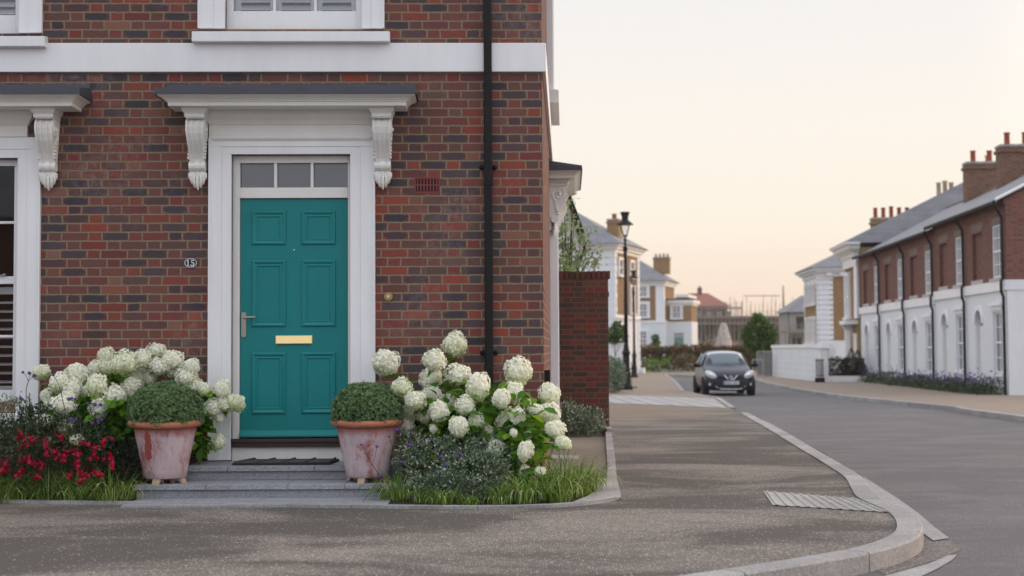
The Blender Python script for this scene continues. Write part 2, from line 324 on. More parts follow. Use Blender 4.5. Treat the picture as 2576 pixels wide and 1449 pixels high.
def mk_glass(name, tint=(.035, .038, .042), gl=.16, tr=False):
    n = NT(name); g_ = n.new('ShaderNodeBsdfGlossy'); g_.inputs['Roughness'].default_value = .03; g_.inputs[0].default_value = (.95, .97, 1, 1)
    fr = n.new('ShaderNodeFresnel'); fr.inputs[0].default_value = 1.6; f = n.ma('ADD', fr.outputs[0], gl, clamp=True)
    if tr: base = n.new('ShaderNodeBsdfTransparent'); base.inputs[0].default_value = (.97, .98, .99, 1)
    else: base = n.new('ShaderNodeBsdfDiffuse'); base.inputs[0].default_value = (*tint, 1)
    bn = n.new('ShaderNodeBump'); bn.inputs['Strength'].default_value = .03; n.l.new(n.noise(1.7, None, 2), bn.inputs['Height']); n.l.new(bn.outputs[0], g_.inputs['Normal'])
    ms = n.new('ShaderNodeMixShader'); n.l.new(f, ms.inputs[0]); n.l.new(base.outputs[0], ms.inputs[1]); n.l.new(g_.outputs[0], ms.inputs[2]); n.l.new(ms.outputs[0], n.out.inputs[0]); return n.m
M['glass'] = mk_glass('window_glass'); M['glass_clear'] = mk_glass('clear_window_glass', gl=0.0, tr=True); M['glass_fan'] = mk_glass('fanlight_glass', (.05, .052, .056), .05)
M['glass_dark'] = mk_glass('dark_window_glass', (.012, .010, .010), -.03)
def mk_ground(name, dark, mid, lite, lo=.45, hi=.62, stone=1.0, sc=55, streak=(1, 1, 1), tan=None, tone=.0):
    n = NT(name); mp = n.new('ShaderNodeMapping'); n.l.new(n.tc.outputs['Object'], mp.inputs[0]); mp.inputs['Scale'].default_value = streak
    patch = n.noise(1.35, mp.outputs[0], 6, .62); patch.node.inputs['Distortion'].default_value = .6; fine = n.noise(sc * 2.2, None, 3, .75)
    base = n.mix(n.rng(fine, .3, .72), dark, mid)
    if tone: base = n.mix(n.rng(patch, lo, hi + .06, 0, tone), base, n.mix(.45, mid, lite))
    v1 = n.new('ShaderNodeTexVoronoi'); v1.inputs['Scale'].default_value = sc; n.l.new(n.tc.outputs['Object'], v1.inputs['Vector']); sc1 = n.new('ShaderNodeSeparateColor'); n.l.new(v1.outputs['Color'], sc1.inputs[0])
    amt = n.rng(patch, lo, hi, .08, .80)
    chip = n.ma('MULTIPLY', n.ma('LESS_THAN', sc1.outputs[0], amt), n.rng(v1.outputs['Distance'], .28, .42, 1, 0)); chip = n.ma('MULTIPLY', chip, stone, clamp=True)
    lc = n.mix(sc1.outputs[1], lite, n.mix(.5, lite, mid)); col = n.mix(chip, base, lc)
    if tan:                              # buff gravel lies thicker away from the camera and towards the houses
        so = n.new('ShaderNodeSeparateXYZ'); n.l.new(n.tc.outputs['Object'], so.inputs[0])
        f = n.ma('ADD', n.ma('MULTIPLY_ADD', so.outputs['Y'], tan[1], tan[2]), n.ma('MULTIPLY_ADD', so.outputs['X'], tan[3], n.ma('MULTIPLY', n.ma('SUBTRACT', n.noise(.8, mp.outputs[0], 5, .65), .5), 2.4)))
        tc_ = n.mix(n.rng(n.noise(sc * 1.3, None, 2, .8), .35, .65), n.mix(.45, tan[0], dark), tan[0]); col = n.mix(n.rng(f, 0, 1, 0, .92, True), col, tc_)
    n.bump(n.ma('ADD', fine, n.ma('MULTIPLY', chip, .6)), .5, .006)
    return n.done(col, .9, spec=.25)
M['pavement'] = mk_ground('gravel_dressed_pavement', (.060, .055, .051, 1), (.116, .106, .098, 1), (.50, .44, .385, 1), .44, .575, sc=58, streak=(.34, .62, 1), tone=.50, tan=((.245, .19, .145, 1), .10, -1.55, -.22))
M['road'] = mk_ground('road_asphalt', (.082, .080, .086, 1), (.158, .152, .160, 1), (.34, .30, .275, 1), .46, .64, .9, 75, (.5, 1, 1), tone=.24)
M['tan'] = mk_ground('buff_gravel_footway', (.20, .158, .125, 1), (.31, .248, .198, 1), (.42, .35, .29, 1), .4, .7, 1, 50)
M['buffslab'] = mk_ground('buff_paving', (.17, .145, .115, 1), (.22, .19, .155, 1), (.32, .28, .24, 1), .5, .7, .5, 60)
M['earth'] = mk_ground('rough_earth', (.11, .095, .07, 1), (.17, .15, .11, 1), (.26, .22, .18, 1), .4, .7, 1, 3)
def mk_pavers():
    n = NT('pale_paver_strip'); b = n.new('ShaderNodeTexBrick'); n.l.new(n.tc.outputs['Object'], b.inputs[0]); b.offset = 0
    b.inputs['Scale'].default_value = 1; b.inputs['Brick Width'].default_value = .42; b.inputs['Row Height'].default_value = 1.1; b.inputs['Mortar Size'].default_value = .022
    b.inputs['Color1'].default_value = (.36, .35, .345, 1); b.inputs['Color2'].default_value = (.30, .29, .29, 1); b.inputs['Mortar'].default_value = (.12, .11, .11, 1)
    k = n.rng(n.noise(60), .3, .7, .85, 1.1); v = n.new('ShaderNodeVectorMath', operation='SCALE'); n.l.new(b.outputs[0], v.inputs[0]); n.l.new(k, v.inputs['Scale']); return n.done(v.outputs[0], .85)
M['pavers'] = mk_pavers()
# ================================================================ GROUND
def sheet(pts, name, mat, kind='structure'):    # polygon in world coordinates, triangulated, each vertex with its own z
    import bmesh
    bm = bmesh.new(); vs = [bm.verts.new(p) for p in pts]; f = bm.faces.new(vs); bmesh.ops.triangulate(bm, faces=[f], ngon_method='EAR_CLIP')
    bmesh.ops.recalc_face_normals(bm, faces=bm.faces)
    if sum(f.normal.z for f in bm.faces) < 0: bmesh.ops.reverse_faces(bm, faces=bm.faces)
    me = bpy.data.meshes.new(name); bm.to_mesh(me); bm.free()
    return tag(obj(name, me, mat), kind=kind)
def strip(lf, rf, Ys, name, mat, dz):           # strip between two X(Y) functions, following the ground
    m = MB(); vs = []
    for Y in Ys: vs += [(lf(Y), Y, gz(Y) + dz), (rf(Y), Y, gz(Y) + dz)]
    m.add(vs, [(2 * i, 2 * i + 1, 2 * i + 3, 2 * i + 2) for i in range(len(Ys) - 1)])
    return struct(name, m, mat)
YS = [-30, -10, 0, 5, 10, 15, 20, 25, 30, 35, 40, 45, 50, 55, 60, 65, 70, 75, 80, 85, 90, 95, 100, 115, 130, 145, 160]
strip(lambda y: -1500, lambda y: 1500, [-600, -100] + YS + [400, 1000, 3500], 'ground', M['earth'], -.125)
strip(lambda y: -60, lambda y: 17.0, YS, 'road', M['road'], -.10)
# kerb line between the left pavement and the road, traced on the ground (near -> far)
def zz6(x, y): return (1502.6 + x * .41666, 905.6 + y * .41666)
near = [(-16.0, 2.2), (-9, 3.1), (-5.0, 4.1), (-2.2, 5.2), (-.6, 6.1)]
inner_px = [zz6(570, 1304), zz6(930, 1250), zz6(1290, 1195), zz6(1500, 1158), zz6(1660, 1120), zz6(1760, 1085), zz6(1812, 1045), zz6(1815, 1000), zz6(1800, 960), zz6(1780, 928),
            zz6(1700, 890), zz6(1620, 862), zz6(1566, 845), zz6(1500, 712), zz6(1260, 562), zz6(1100, 462), zz6(1000, 400), zz6(860, 320)]
inner = [Vector((a, b, 0)) for a, b in near] + [G(*p) for p in inner_px]
# smooth + offset outwards for the kerb top
def offs(pts, d):
    out = []
    for i, p in enumerate(pts):
        a = pts[max(i - 1, 0)]; b = pts[min(i + 1, len(pts) - 1)]; t = (b - a); t.z = 0; t.normalize(); nrm = Vector((t.y, -t.x, 0)); out.append(p + nrm * d)
    return out
def resample(pts, step):
    out = [pts[0].copy()]; 
    for a, b in zip(pts, pts[1:]):
        L = (b - a).length; k = max(1, int(round(L / step)))
        for i in range(1, k + 1): out.append(a.lerp(b, i / k))
    return out
def smooth(pts, it=2, keep=()):
    for _ in range(it):
        q = [p.copy() for p in pts]
        for i in range(1, len(pts) - 1):
            if i in keep: continue
            q[i] = pts[i] * .5 + (pts[i - 1] + pts[i + 1]) * .25
        pts = q
    return pts
inn = resample(inner, .22); inn = smooth(inn, 3)
far_px = [(1836, 1026), (1800, 1001), (1760, 994), (1713, 984), (1697, 962), (1679, 947), (1668, 941)]
far = [G(*p) for p in far_px]
pave = [Vector((-16, 14, 0))] + inn + far + [G(1620, 937), Vector((far[-1].x - 6, 92, 0)), Vector((-6, 92, 0)), Vector((-6, 45, 0)), Vector((-6, 14, 0))]
def split_sheet(pts, name, mat, cuts, dz=0.0):  # cut polygon at the Y breaks so that it follows the ground
    import bmesh
    bm = bmesh.new(); vs = [bm.verts.new((p.x, p.y, 0)) for p in pts]; bm.faces.new(vs)
    for y in cuts: bmesh.ops.bisect_plane(bm, geom=bm.verts[:] + bm.edges[:] + bm.faces[:], plane_co=(0, y, 0), plane_no=(0, 1, 0))
    bmesh.ops.triangulate(bm, faces=bm.faces[:], ngon_method='EAR_CLIP')
    for v in bm.verts: v.co.z = gz(v.co.y) + dz
    bmesh.ops.recalc_face_normals(bm, faces=bm.faces)
    for f in bm.faces:
        if f.normal.z < 0: f.normal_flip()
    me = bpy.data.meshes.new(name); bm.to_mesh(me); bm.free()
    return tag(obj(name, me, mat), kind='structure')
split_sheet(pave, 'pavement', M['pavement'], (15, 45, 70))
# tan part of the left footway beyond the crossing strip
tanp = [G(1300, 990), G(1795, 1001)] + [G(*p) for p in far_px[2:]] + [G(1620, 937), Vector((-2, 88, 0)), Vector((-5, 60, 0))]
split_sheet(tanp, 'footway', M['tan'], (45, 70), .004)
cr = [G(1380, 989), G(1795, 1002.5), G(1862, 1036), G(1828, 1027), G(1380, 1008)]
split_sheet([cr[0], cr[1], cr[3], cr[4]], 'crossing_strip', M['pavers'], (), .008)
# kerb: individual stones along the line, a joint between neighbours
def kerb_run(pts, w, top, bot, name, mat, joint=.9, lean=.012, jw=.010):
    a = pts; b = offs(pts, w); c = offs(pts, w + lean); m = MB(); ch = .012; i = 0; n = len(pts)
    while i < n - 1:
        j = i; acc = 0
        while j < n - 1 and acc < joint: acc += (a[j + 1] - a[j]).length; j += 1
        rows_ = []
        for k in range(i, j + 1):
            t = 0.0; o = k + 1
            if k == j and j < n - 1: t = jw / max((a[j] - a[j - 1]).length, .01); o = k - 1
            if k == i and i > 0: t = 0
            row = []
            for q, z in ((a, bot), (a, top), (b, top), (c, top - ch), (c, bot)):
                v = q[k].lerp(q[min(max(o, 0), n - 1)], t); row.append((v.x, v.y, gz(v.y) + z))
            rows_.append(row)
        vs = [v for r in rows_ for v in r]; L = len(rows_)
        fs = [(r * 5 + e, r * 5 + e + 1, r * 5 + e + 6, r * 5 + e + 5) for r in range(L - 1) for e in range(4)] + [(0, 4, 3, 2, 1), tuple((L - 1) * 5 + e for e in range(5))]
        m.add(vs, fs); i = j
    return struct(name, m, mat)
kerb_run(inn, .15, .012, -.16, 'kerb', M['kerb'])
kerb_run(resample(far[:1] + far[1:], .8), .13, .012, -.16, 'kerb', M['kerb'])
# channel stones lying flush at the foot of the kerb
ch_px = [zz6(860, 305), zz6(1060, 392), zz6(1200, 470), zz6(1380, 572), zz6(1550, 668), zz6(1640, 728), zz6(1800, 830), zz6(1940, 930), zz6(2030, 1008), zz6(2125, 1080), zz6(2030, 1095), zz6(1950, 1040), zz6(1900, 1000), zz6(1840, 925), zz6(1755, 880), zz6(1680, 850), zz6(1600, 700), zz6(1400, 600), zz6(1200, 492), zz6(1060, 412)]
sheet([G(*p, -.10) + Vector((0, 0, .006)) for p in ch_px], 'channel_stones', M['kerb'])
cb = [zz6(1750, 1306), zz6(2000, 1235), zz6(2120, 1185), zz6(2172, 1180), zz6(2140, 1215), zz6(2060, 1262), zz6(1960, 1310)]
sheet([Vector((.2, 5.2, -.094)), ] + [G(*p, -.10) + Vector((0, 0, .006)) for p in cb] + [Vector((.55, 5.0, -.094))], 'channel_stones', M['kerb'])
gl_ = [zz6(1660, 1262), zz6(1850, 1215), zz6(1932, 1165), zz6(1940, 1040), zz6(2000, 1100), zz6(2130, 1095), zz6(2200, 1150), zz6(2090, 1195), zz6(1900, 1255), zz6(1740, 1300)]
M['grit'] = mk_ground('loose_grit', (.11, .10, .098, 1), (.17, .155, .145, 1), (.42, .37, .33, 1), .3, .6, 1, 45)
sheet([G(*p, -.10) + Vector((0, 0, .003)) for p in gl_], 'loose_grit', M['grit'])
# tactile paving at the corner
tq = [G(1920, 1237), G(2156, 1256), G(2244, 1291), G(1944, 1272)]
tm = MB(); up = Vector((0, 0, 1))
tm.quad(*[p + up * .005 for p in (tq[0], tq[3], tq[2], tq[1])])
M['tactile'] = granite('tactile_paving', (.43, .42, .395), 90, stain=.35)
for i in range(11):
    f0 = (i + .22) / 11; f1 = (i + .68) / 11
    a, b, c, d = tq[0].lerp(tq[1], f0), tq[0].lerp(tq[1], f1), tq[3].lerp(tq[2], f1), tq[3].lerp(tq[2], f0)
    e_ = (tq[1] - tq[0]).normalized() * .012; lo, hi = up * .0052, up * .0125
    tm.add([a + lo, b + lo, c + lo, d + lo, a + hi + e_, b + hi - e_, c + hi - e_, d + hi + e_], [(4, 5, 6, 7), (0, 1, 5, 4), (1, 2, 6, 5), (2, 3, 7, 6), (3, 0, 4, 7)])
struct('tactile_paving', tm, M['tactile'])
# right side: footway, kerb
rk_px = [(2576, 1046), (2440, 1029), (2415, 1023), (2300, 1012), (2190, 1001), (2086, 989), (2009, 977), (1932, 961), (1905, 953)]
rk = [G(*p) for p in rk_px]; rk = [Vector((rk[0].x, -30, 0)), Vector((rk[0].x, 10, 0))] + rk + [Vector((rk[-1].x - 1.2, 82, 0)), Vector((rk[-1].x - 4, 96, 0))]
split_sheet(rk + [Vector((9, 99, 0)), Vector((60, 99, 0)), Vector((60, -30, 0))], 'footway', M['tan'], (15, 45, 70))
kerb_run(resample(rk[::-1], .8), .14, .012, -.14, 'kerb', M['kerb'])
# ================================================================ MAIN HOUSE
house = thing('brick_house', 'red brick house with white string course and teal front door filling the left half', 'house', HO, AL)
WD = .30
zs0, zs1 = FZ(181, -.03), FZ(108, -.03)                     # string course
def win_open(pxl, pxr, pyt, pyb, y=0.0):
    return (F(pxl, 600, y)[0], F(pxr, 600, y)[0], F(740, pyb, y)[1], F(740, pyt, y)[1])
door_o = (FX(583), FX(882), .16, FZ(389, 0, 740))
winL = (FX(-254), FX(45), FZ(1011, 0, 40), FZ(398, 0, 40))
upC = (FX(565), FX(911), FZ(73, 0, 740), FZ(73, 0, 740) + 1.75)
upL = (FX(-302), FX(44), FZ(84, 0, 40), FZ(84, 0, 40) + 1.75)
HL = FX(-700)
holes = [door_o, winL, upC, upL]
w = MB(); w.wall(HL, 0, -.05, 6.3, holes, 0, .11); obj('front_wall', w, M['brick'], house)
SD = Vector((.063, .998, 0)).normalized(); SM = Matrix((( SD.x, -SD.y, 0, 0), (SD.y, SD.x, 0, 0), (0, 0, 1, 0), (0, 0, 0, 1)))
SL = 7.9                                                     # side wall length
sw = MB(SM); sw.wall(0, SL, -.2, 6.3, [(5.2, 6.3, 0, 2.6), (3.3, 4.4, 3.95, 5.5)], 0, .12)
obj('side_wall', sw, M['brick'], house)
bk = MB(); bx = (SM @ Vector((SL, 0, 0))); bk.quad((HL, bx.y, -.2), (bx.x, bx.y, -.2), (bx.x, bx.y, 6.3), (HL, bx.y, 6.3)); bk.quad((HL, 0, -.1), (HL, bx.y, -.1), (HL, bx.y, 6.3), (HL, 0, 6.3))
obj('rear_wall', bk, M['brick'], house)
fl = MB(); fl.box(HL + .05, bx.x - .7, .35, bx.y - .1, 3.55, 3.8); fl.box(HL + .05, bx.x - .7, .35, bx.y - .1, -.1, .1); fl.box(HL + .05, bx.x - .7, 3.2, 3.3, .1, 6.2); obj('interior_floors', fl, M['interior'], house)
rf = MB(); ov = .35
a0, b0, c0_, d0 = (HL - ov, -ov, 6.3), (.0 + ov, -ov, 6.3), (bx.x + ov, bx.y + ov, 6.3), (HL - ov, bx.y + ov, 6.3); ym = bx.y / 2
rf.add([a0, b0, c0_, d0, (HL + 3, ym, 8.4), (bx.x - 3.6, ym, 8.4)], [(0, 1, 5, 4), (1, 2, 5), (2, 3, 4, 5), (3, 0, 4), (0, 3, 2, 1)]); obj('roof', rf, M['slate'], house)
gu = MB(); gu.tube([(HL - ov, -ov - .06, 6.27), (.35, -ov - .06, 6.27)], .06); gu.tube([(.42, -.35, 6.27), (bx.x + ov + .06, bx.y, 6.27)], .06); obj('gutter', gu, M['black'], house)
# string course round the corner, its top weathered outwards
sc_ = MB(); q = .035
sc_.box(HL, .035, -q, 0, zs0, zs1)
obj('string_course', sc_, M['white'], house, bevel=.006)
ss = MB(SM); ss.box(-.031, SL, -q, .0, zs0 + .002, zs1 - .002); obj('string_course', ss, M['white'], house, bevel=.006)
# --- canopies with consoles
def canopy(Mx, x0, x1, name='canopy', label=None):
    """x0,x1: ends of the flat fascia; projects from the wall by .30"""
    p = .30; zb, zt = 3.19, 3.278
    m = MB(Mx); m.moulding(x0, x1, p, [(0, zb), (0, zb + .032), (.012, zb + .035), (.012, zb + .043), (.022, zb + .047), (.030, zb + .056), (.046, zb + .066), (.070, zb + .074), (.078, zb + .082), (.078, zt)])
    cnp = obj(name, m, M['cream'], house, bevel=.002)
    if label: cnp['label'] = label
    l = MB(Mx); e = .095; z1 = zt - .005
    l.add([(x0 - e, .0, z1), (x0 - e, -p - e, z1), (x1 + e, -p - e, z1), (x1 + e, 0, z1), (x0 - e + .006, 0, z1 + .058), (x0 - e + .006, -p - e + .006, z1 + .055), (x1 + e - .006, -p - e + .006, z1 + .055), (x1 + e - .006, 0, z1 + .058),
           (x0 - e + .03, -.012, z1 + .150), (x1 + e - .03, -.012, z1 + .150), (x0 - e + .03, 0.0, z1 + .150), (x1 + e - .03, 0.0, z1 + .150), (x0 - e + .02, -.02, z1 + .115), (x1 + e - .02, -.02, z1 + .115)],
          [(0, 1, 2, 3), (0, 4, 5, 1), (1, 5, 6, 2), (2, 6, 7, 3), (5, 12, 13, 6), (4, 12, 5), (6, 13, 7), (12, 8, 9, 13), (8, 10, 11, 9), (4, 10, 8, 12), (7, 13, 9, 11)])
    xm = (x0 + x1) / 2
    obj('lead_roof', l, M['lead'], cnp)
    return cnp
def console(Mx, xc, parent, zt=3.19):
    """scrolled bracket under the canopy: cap, fluted S body, roll, shell leaf"""
    m = MB(Mx); z = zt; hw = .082
    m.moulding(xc - hw, xc + hw, .215, [(.020, z), (.020, z - .022), (.012, z - .034), (.0, z - .050), (0, z - .075), (-.012, z - .088)][::-1])
    out = [(0, 0), (-.165, 0), (-.197, -.028), (-.212, -.075), (-.208, -.125), (-.188, -.180), (-.155, -.235), (-.124, -.285), (-.103, -.330), (-.096, -.365), (0, -.365)]
    zb = z - .088
    wds = [(-1, -.80, 1.0), (-.80, -.42, .93), (-.42, -.26, 1.0), (-.26, .26, .93), (.26, .42, 1.0), (.42, .80, .93), (.80, 1, 1.0)]
    for a, b, k in wds:
        rows = []
        for xx in (a, b):
            rows.append([(xc + xx * (hw - .004 - .020 * max(0, -zz / .365)) , yy * (k if yy else 1), zb + zz) for yy, zz in out])
        n = len(out); m.add(rows[0] + rows[1], [tuple(range(n)), tuple(range(n, 2 * n))[::-1]] + [(i, n + i, n + i + 1, i + 1) for i in range(n - 1)])
    # side spirals
    for sx in (-1, 1):
        pts = []
        for i in range(34):
            t = i / 33; a = -1.2 + t * 2 * PI * 1.7; r = .088 * (1 - t) + .012
            pts.append((xc + sx * (hw - .006 - .006 * (1 - t)), -.118 + r * math.cos(a) * .95, zb - .085 + r * math.sin(a)))
        m.tube(pts, .010, 6)
        m.ball((xc + sx * (hw - .004), -.118, zb - .085), .02, 8, 6)
        for k in range(5): m.ball((xc + sx * (hw - .014), -.07 - .008 * k, zb - .20 - .03 * k), (.012, .03, .014), 6, 5)
    # roll
    zr = zb - .385
    for a, b, r in ((-.068, -.046, .046), (-.046, -.022, .040), (-.022, .022, .047), (.022, .046, .040), (.046, .068, .046)):
        vs = []; n = 14
        for xx in (a, b):
            for k in range(n): vs.append((xc + xx, -.060 + r * math.cos(2 * PI * k / n), zr + r * math.sin(2 * PI * k / n)))
        m.add(vs, [tuple(range(n)), tuple(range(n, 2 * n))[::-1]] + [(k, n + k, n + (k + 1) % n, (k + 1) % n) for k in range(n)])
    # shell leaf: seven lobes fanning from the roll and gathered at the tip
    for k in range(-3, 4):
        a = k * .45; L = .170 - .012 * abs(k); pts = []
        for t in (0, .2, .45, .7, .9, 1.0):
            wx = math.sin(a) * .074 * math.sin(min(1, t * 1.9) * PI / 2) * (1 - .30 * t ** 3)
            pts.append((xc + wx, -.026 - .040 * math.sin(PI * (t * .75 + .15)), zr - .030 - L * t * (.55 + .45 * math.cos(a))))
        m.tube(pts, [.012, .0135, .0145, .015, .012, .004], 7)
    m.tube([(xc, -.058, zr - .03), (xc, -.066, zr - .07), (xc, -.055, zr - .11)], [.016, .012, .004], 6)
    m.box(xc - .040, xc + .040, -.020, 0, zr - .13, zr + .03)
    return obj('console', m, M['cream'], parent, smooth=False)
def casing(Mx, o, wl, wr, top, y=-.035, base=None, name='casing', mat='white', extra=None):
    """flat architrave of two planes with an edge bead around opening o (x0,x1,z0,z1)"""
    x0, x1, z0, z1 = o; zb = z0 if base is None else base; m = MB(Mx)
    s1 = .42
    m.box(x0 - wl * s1, x0, y + .006, .10, zb, z1); m.box(x1, x1 + wr * s1, y + .006, .10, zb, z1); m.box(x0 - wl * s1, x1 + wr * s1, y + .0065, .10, z1, z1 + top * s1)
    m.box(x0 - wl, x0 - wl * s1, y, .0, zb, z1 + top * s1); m.box(x1 + wr * s1, x1 + wr, y, .0, zb, z1 + top * s1); m.box(x0 - wl, x1 + wr, y - .0005, .0, z1 + top * s1, z1 + top)
    b = .014
    m.box(x0 - wl - .001, x0 - wl + b, y - .010, .0, zb, z1 + top - b); m.box(x1 + wr - b, x1 + wr + .001, y - .010, .0, zb, z1 + top - b)
    return obj(name, m, M[mat], house, bevel=.0025)
# --- door surround
DX0, DX1 = door_o[0], door_o[1]; yc = -.045
dc = casing(None, door_o, DX0 - FX(524, yc), FX(943, yc) - DX1, FZ(343, yc) - door_o[3], yc, base=.245, name='door_casing')
m = MB(); ztop = FZ(343, yc); m.moulding(FX(540, yc), FX(928, yc), -yc, [(0.0, ztop - .042), (.006, ztop - .038), (.012, ztop - .028), (.020, ztop - .022), (.022, ztop - .008), (.012, ztop + .001)])
m.box(FX(524, yc), FX(943, yc), yc + .012, 0, ztop + .0012, 3.19)
m.moulding(FX(527, yc), FX(940, yc), -yc - .01, [(0, 3.07), (.01, 3.075), (.014, 3.085), (.03, 3.11), (.05, 3.13), (.055, 3.17), (.06, 3.189)])
obj('frieze', m, M['cream'], dc)
fx0, fx1 = FX(422, -.30, 262), FX(1021, -.30, 262)
cn = canopy(None, fx0, fx1, 'door_canopy'); console(None, FX(495, -.1, 380), cn); console(None, FX(962, -.1, 380), cn)
# --- door frame, fanlight, door
yd = .075
fr = MB(); dx0, dx1 = FX(605, yd), FX(875, yd); dz0, dz1 = FZ(1101, yd), FZ(500, yd)
fr.box(DX0, dx0 - .003, .05, .14, .245, door_o[3]); fr.box(dx1 + .003, DX1, .05, .14, .245, door_o[3]); zf0, zf1 = FZ(472, .06), FZ(410, .06)
fr.box(dx0 - .0029, dx1 + .0029, .05, .139, dz1 + .004, zf0); fr.box(dx0 - .0029, dx1 + .0029, .05, .139, zf1, door_o[3])
for px in (693, 785): x_ = FX(px, .06); fr.box(x_ - .012, x_ + .012, .052, .12, zf0, zf1)
fr_o = obj('door_frame', fr, M['cream'], dc, bevel=.003)
g = MB(); g.box(dx0, dx1, .10, .106, zf0, zf1); obj('fanlight_glass', g, M['glass_fan'], dc)
dr = MB(); dr.box(dx0, dx1, yd, yd + .045, dz0, dz1)
door = obj('front_door', dr, M['teal'], house, bevel=.003); tag(door, 'teal six panelled front door')
pan = [(633, 720, 530, 616), (758, 845, 530, 616), (633, 720, 654, 822), (758, 845, 654, 822), (633, 720, 886, 1041), (758, 845, 886, 1041)]
for a, b, t, bt in pan:
    x0, x1, z1, z0 = FX(a, yd), FX(b, yd), FZ(t, yd), FZ(bt, yd); m = MB(); vs = []; y0 = yd - .0005
    prof = [(0, 0), (.004, -.011), (.014, -.015), (.026, -.010), (.036, -.004), (.046, -.007), (.052, -.006), (.056, .0)]
    for ins, dy in prof: vs += [(x0 + ins, y0 + dy, z0 + ins), (x1 - ins, y0 + dy, z0 + ins), (x1 - ins, y0 + dy, z1 - ins), (x0 + ins, y0 + dy, z1 - ins)]
    m.add(vs, [(4 * i + k, 4 * i + (k + 1) % 4, 4 * i + 4 + (k + 1) % 4, 4 * i + 4 + k) for i in range(len(prof) - 1) for k in range(4)])
    obj('panel_moulding', m, M['teal'], door)
wb = MB(); z_ = FZ(1098, yd); wb.prism([(yd, z_ + .055), (yd - .012, z_ + .052), (yd - .045, z_ + .012), (yd - .045, z_), (yd, z_)], dx0 + .002, dx1 - .002, 'x'); obj('weather_bar', wb, M['teal'], door)
lb = MB(); x0, x1, z0, z1 = FX(694, yd), FX(786, yd), FZ(866, yd), FZ(844, yd); lb.box(x0, x1, yd - .008, yd, z0, z1); lb.prism([(yd - .008, z1 - .004), (yd - .014, z1 - .006), (yd - .020, z0 + .006), (yd - .012, z0 + .001), (yd - .008, z0 + .002)], x0 + .004, x1 - .004, 'x'); obj('letter_plate', lb, M['brass'], door, bevel=.0015)
hd = MB(); x0, x1, z0, z1 = FX(608, yd), FX(620, yd), FZ(847, yd), FZ(785, yd); xm = (x0 + x1) / 2
hd.prism([(x0, z0 + .012), (x0 + .006, z0), (x1 - .006, z0), (x1, z0 + .012), (x1, z1 - .012), (x1 - .006, z1), (x0 + .006, z1), (x0, z1 - .012)], yd - .009, yd, 'y')
zh = FZ(798, yd); hd.tube([(xm, yd - .005, zh), (xm, yd - .05, zh)], .009, 10); hd.tube([(xm - .004, yd - .05, zh), (FX(645, yd), yd - .05, zh + .002)], .0095, 10); zk = FZ(829, yd); hd.tube([(xm, yd - .009, zk), (xm, yd - .016, zk)], .008, 10)
obj('door_handle', hd, M['steel'], door, smooth=False)
sp = MB(); sp.ball((FX(740, yd), yd - .002, FZ(629, yd)), (.008, .006, .008)); obj('spyhole', sp, M['brass'], door, smooth=True)
th = MB(); th.box(DX0 + .002, DX1 - .002, -.02, .13, FZ(1112, .0), FZ(1103.5, 0)); th.box(DX0 + .004, DX1 - .004, .0, .129, FZ(1125, .0), FZ(1112.5, 0)); th.box(dx0, dx1, .09, .12, FZ(1103, 0), dz0 + .002); obj('threshold', th, M['dark_wood'], house, bevel=.003)
rs = MB(); rs.box(DX0 + .001, DX1 - .001, .03, .12, .2, FZ(1125.5, 0)); obj('door_riser', rs, M['cream'], house)
# --- number plate, bell, vent, downpipe
pm = MB(); x0, x1, z0, z1 = FX(464), FX(497), FZ(673), FZ(648); c = .030
def octo(i): return [(x0 + i, z0 + c), (x0 + c, z0 + i), (x1 - c, z0 + i), (x1 - i, z0 + c), (x1 - i, z1 - c), (x1 - c, z1 - i), (x0 + c, z1 - i), (x0 + i, z1 - c)]
pm.prism(octo(0), -.010, 0, 'y'); plq = obj('number_plaque', pm, M['black'], house)
M['plate_white'] = plain('enamel_white', (.62, .63, .66), .3, .05)
ri = MB(); A_ = octo(.004); B_ = octo(.011); ri.add([(p[0], -.0112, p[1]) for p in A_] + [(p[0], -.0112, p[1]) for p in B_], [(i, (i + 1) % 8, 8 + (i + 1) % 8, 8 + i) for i in range(8)])
xm, zm = (x0 + x1) / 2, (z0 + z1) / 2; hh = .025
# numeral one with flag and foot serif
ri.box(xm - .026, xm - .017, -.0115, -.0105, zm - hh, zm + hh); ri.box(xm - .033, xm - .010, -.0115, -.0105, zm - hh, zm - hh + .006); ri.prism([(xm - .026, zm + hh), (xm - .034, zm + hh - .010), (xm - .034, zm + hh - .014), (xm - .026, zm + hh - .009)], -.0115, -.0105, 'y')
# numeral five
ri.box(xm + .004, xm + .009, -.0115, -.0105, zm + .002, zm + hh); ri.box(xm + .004, xm + .029, -.0115, -.0105, zm + hh - .009, zm + hh)
for i in range(14):
    a0_, a1_ = 2.3 - i * .37, 2.3 - (i + 1) * .37; cx, cz, ro, rn = xm + .0145, zm - .0105, .0185, .0105 - .0028 * math.sin(i / 13 * PI)
    f_ = lambda a, r: (cx + math.cos(a) * r, -.0115, cz + math.sin(a) * r * .98); ri.quad(f_(a0_, ro), f_(a1_, ro), f_(a1_, rn), f_(a0_, rn))
obj('numeral', ri, M['plate_white'], plq)
be = MB(); bxx, bz = FX(977), FZ(747)
def disc(m, x, z, r, y0, y1, n=20):
    m.add([(x + r * math.cos(2 * PI * k / n), y0, z + r * math.sin(2 * PI * k / n)) for k in range(n)] + [(x + r * .93 * math.cos(2 * PI * k / n), y1, z + r * .93 * math.sin(2 * PI * k / n)) for k in range(n)], [(k, (k + 1) % n, n + (k + 1) % n, n + k) for k in range(n)] + [tuple(range(n, 2 * n))])
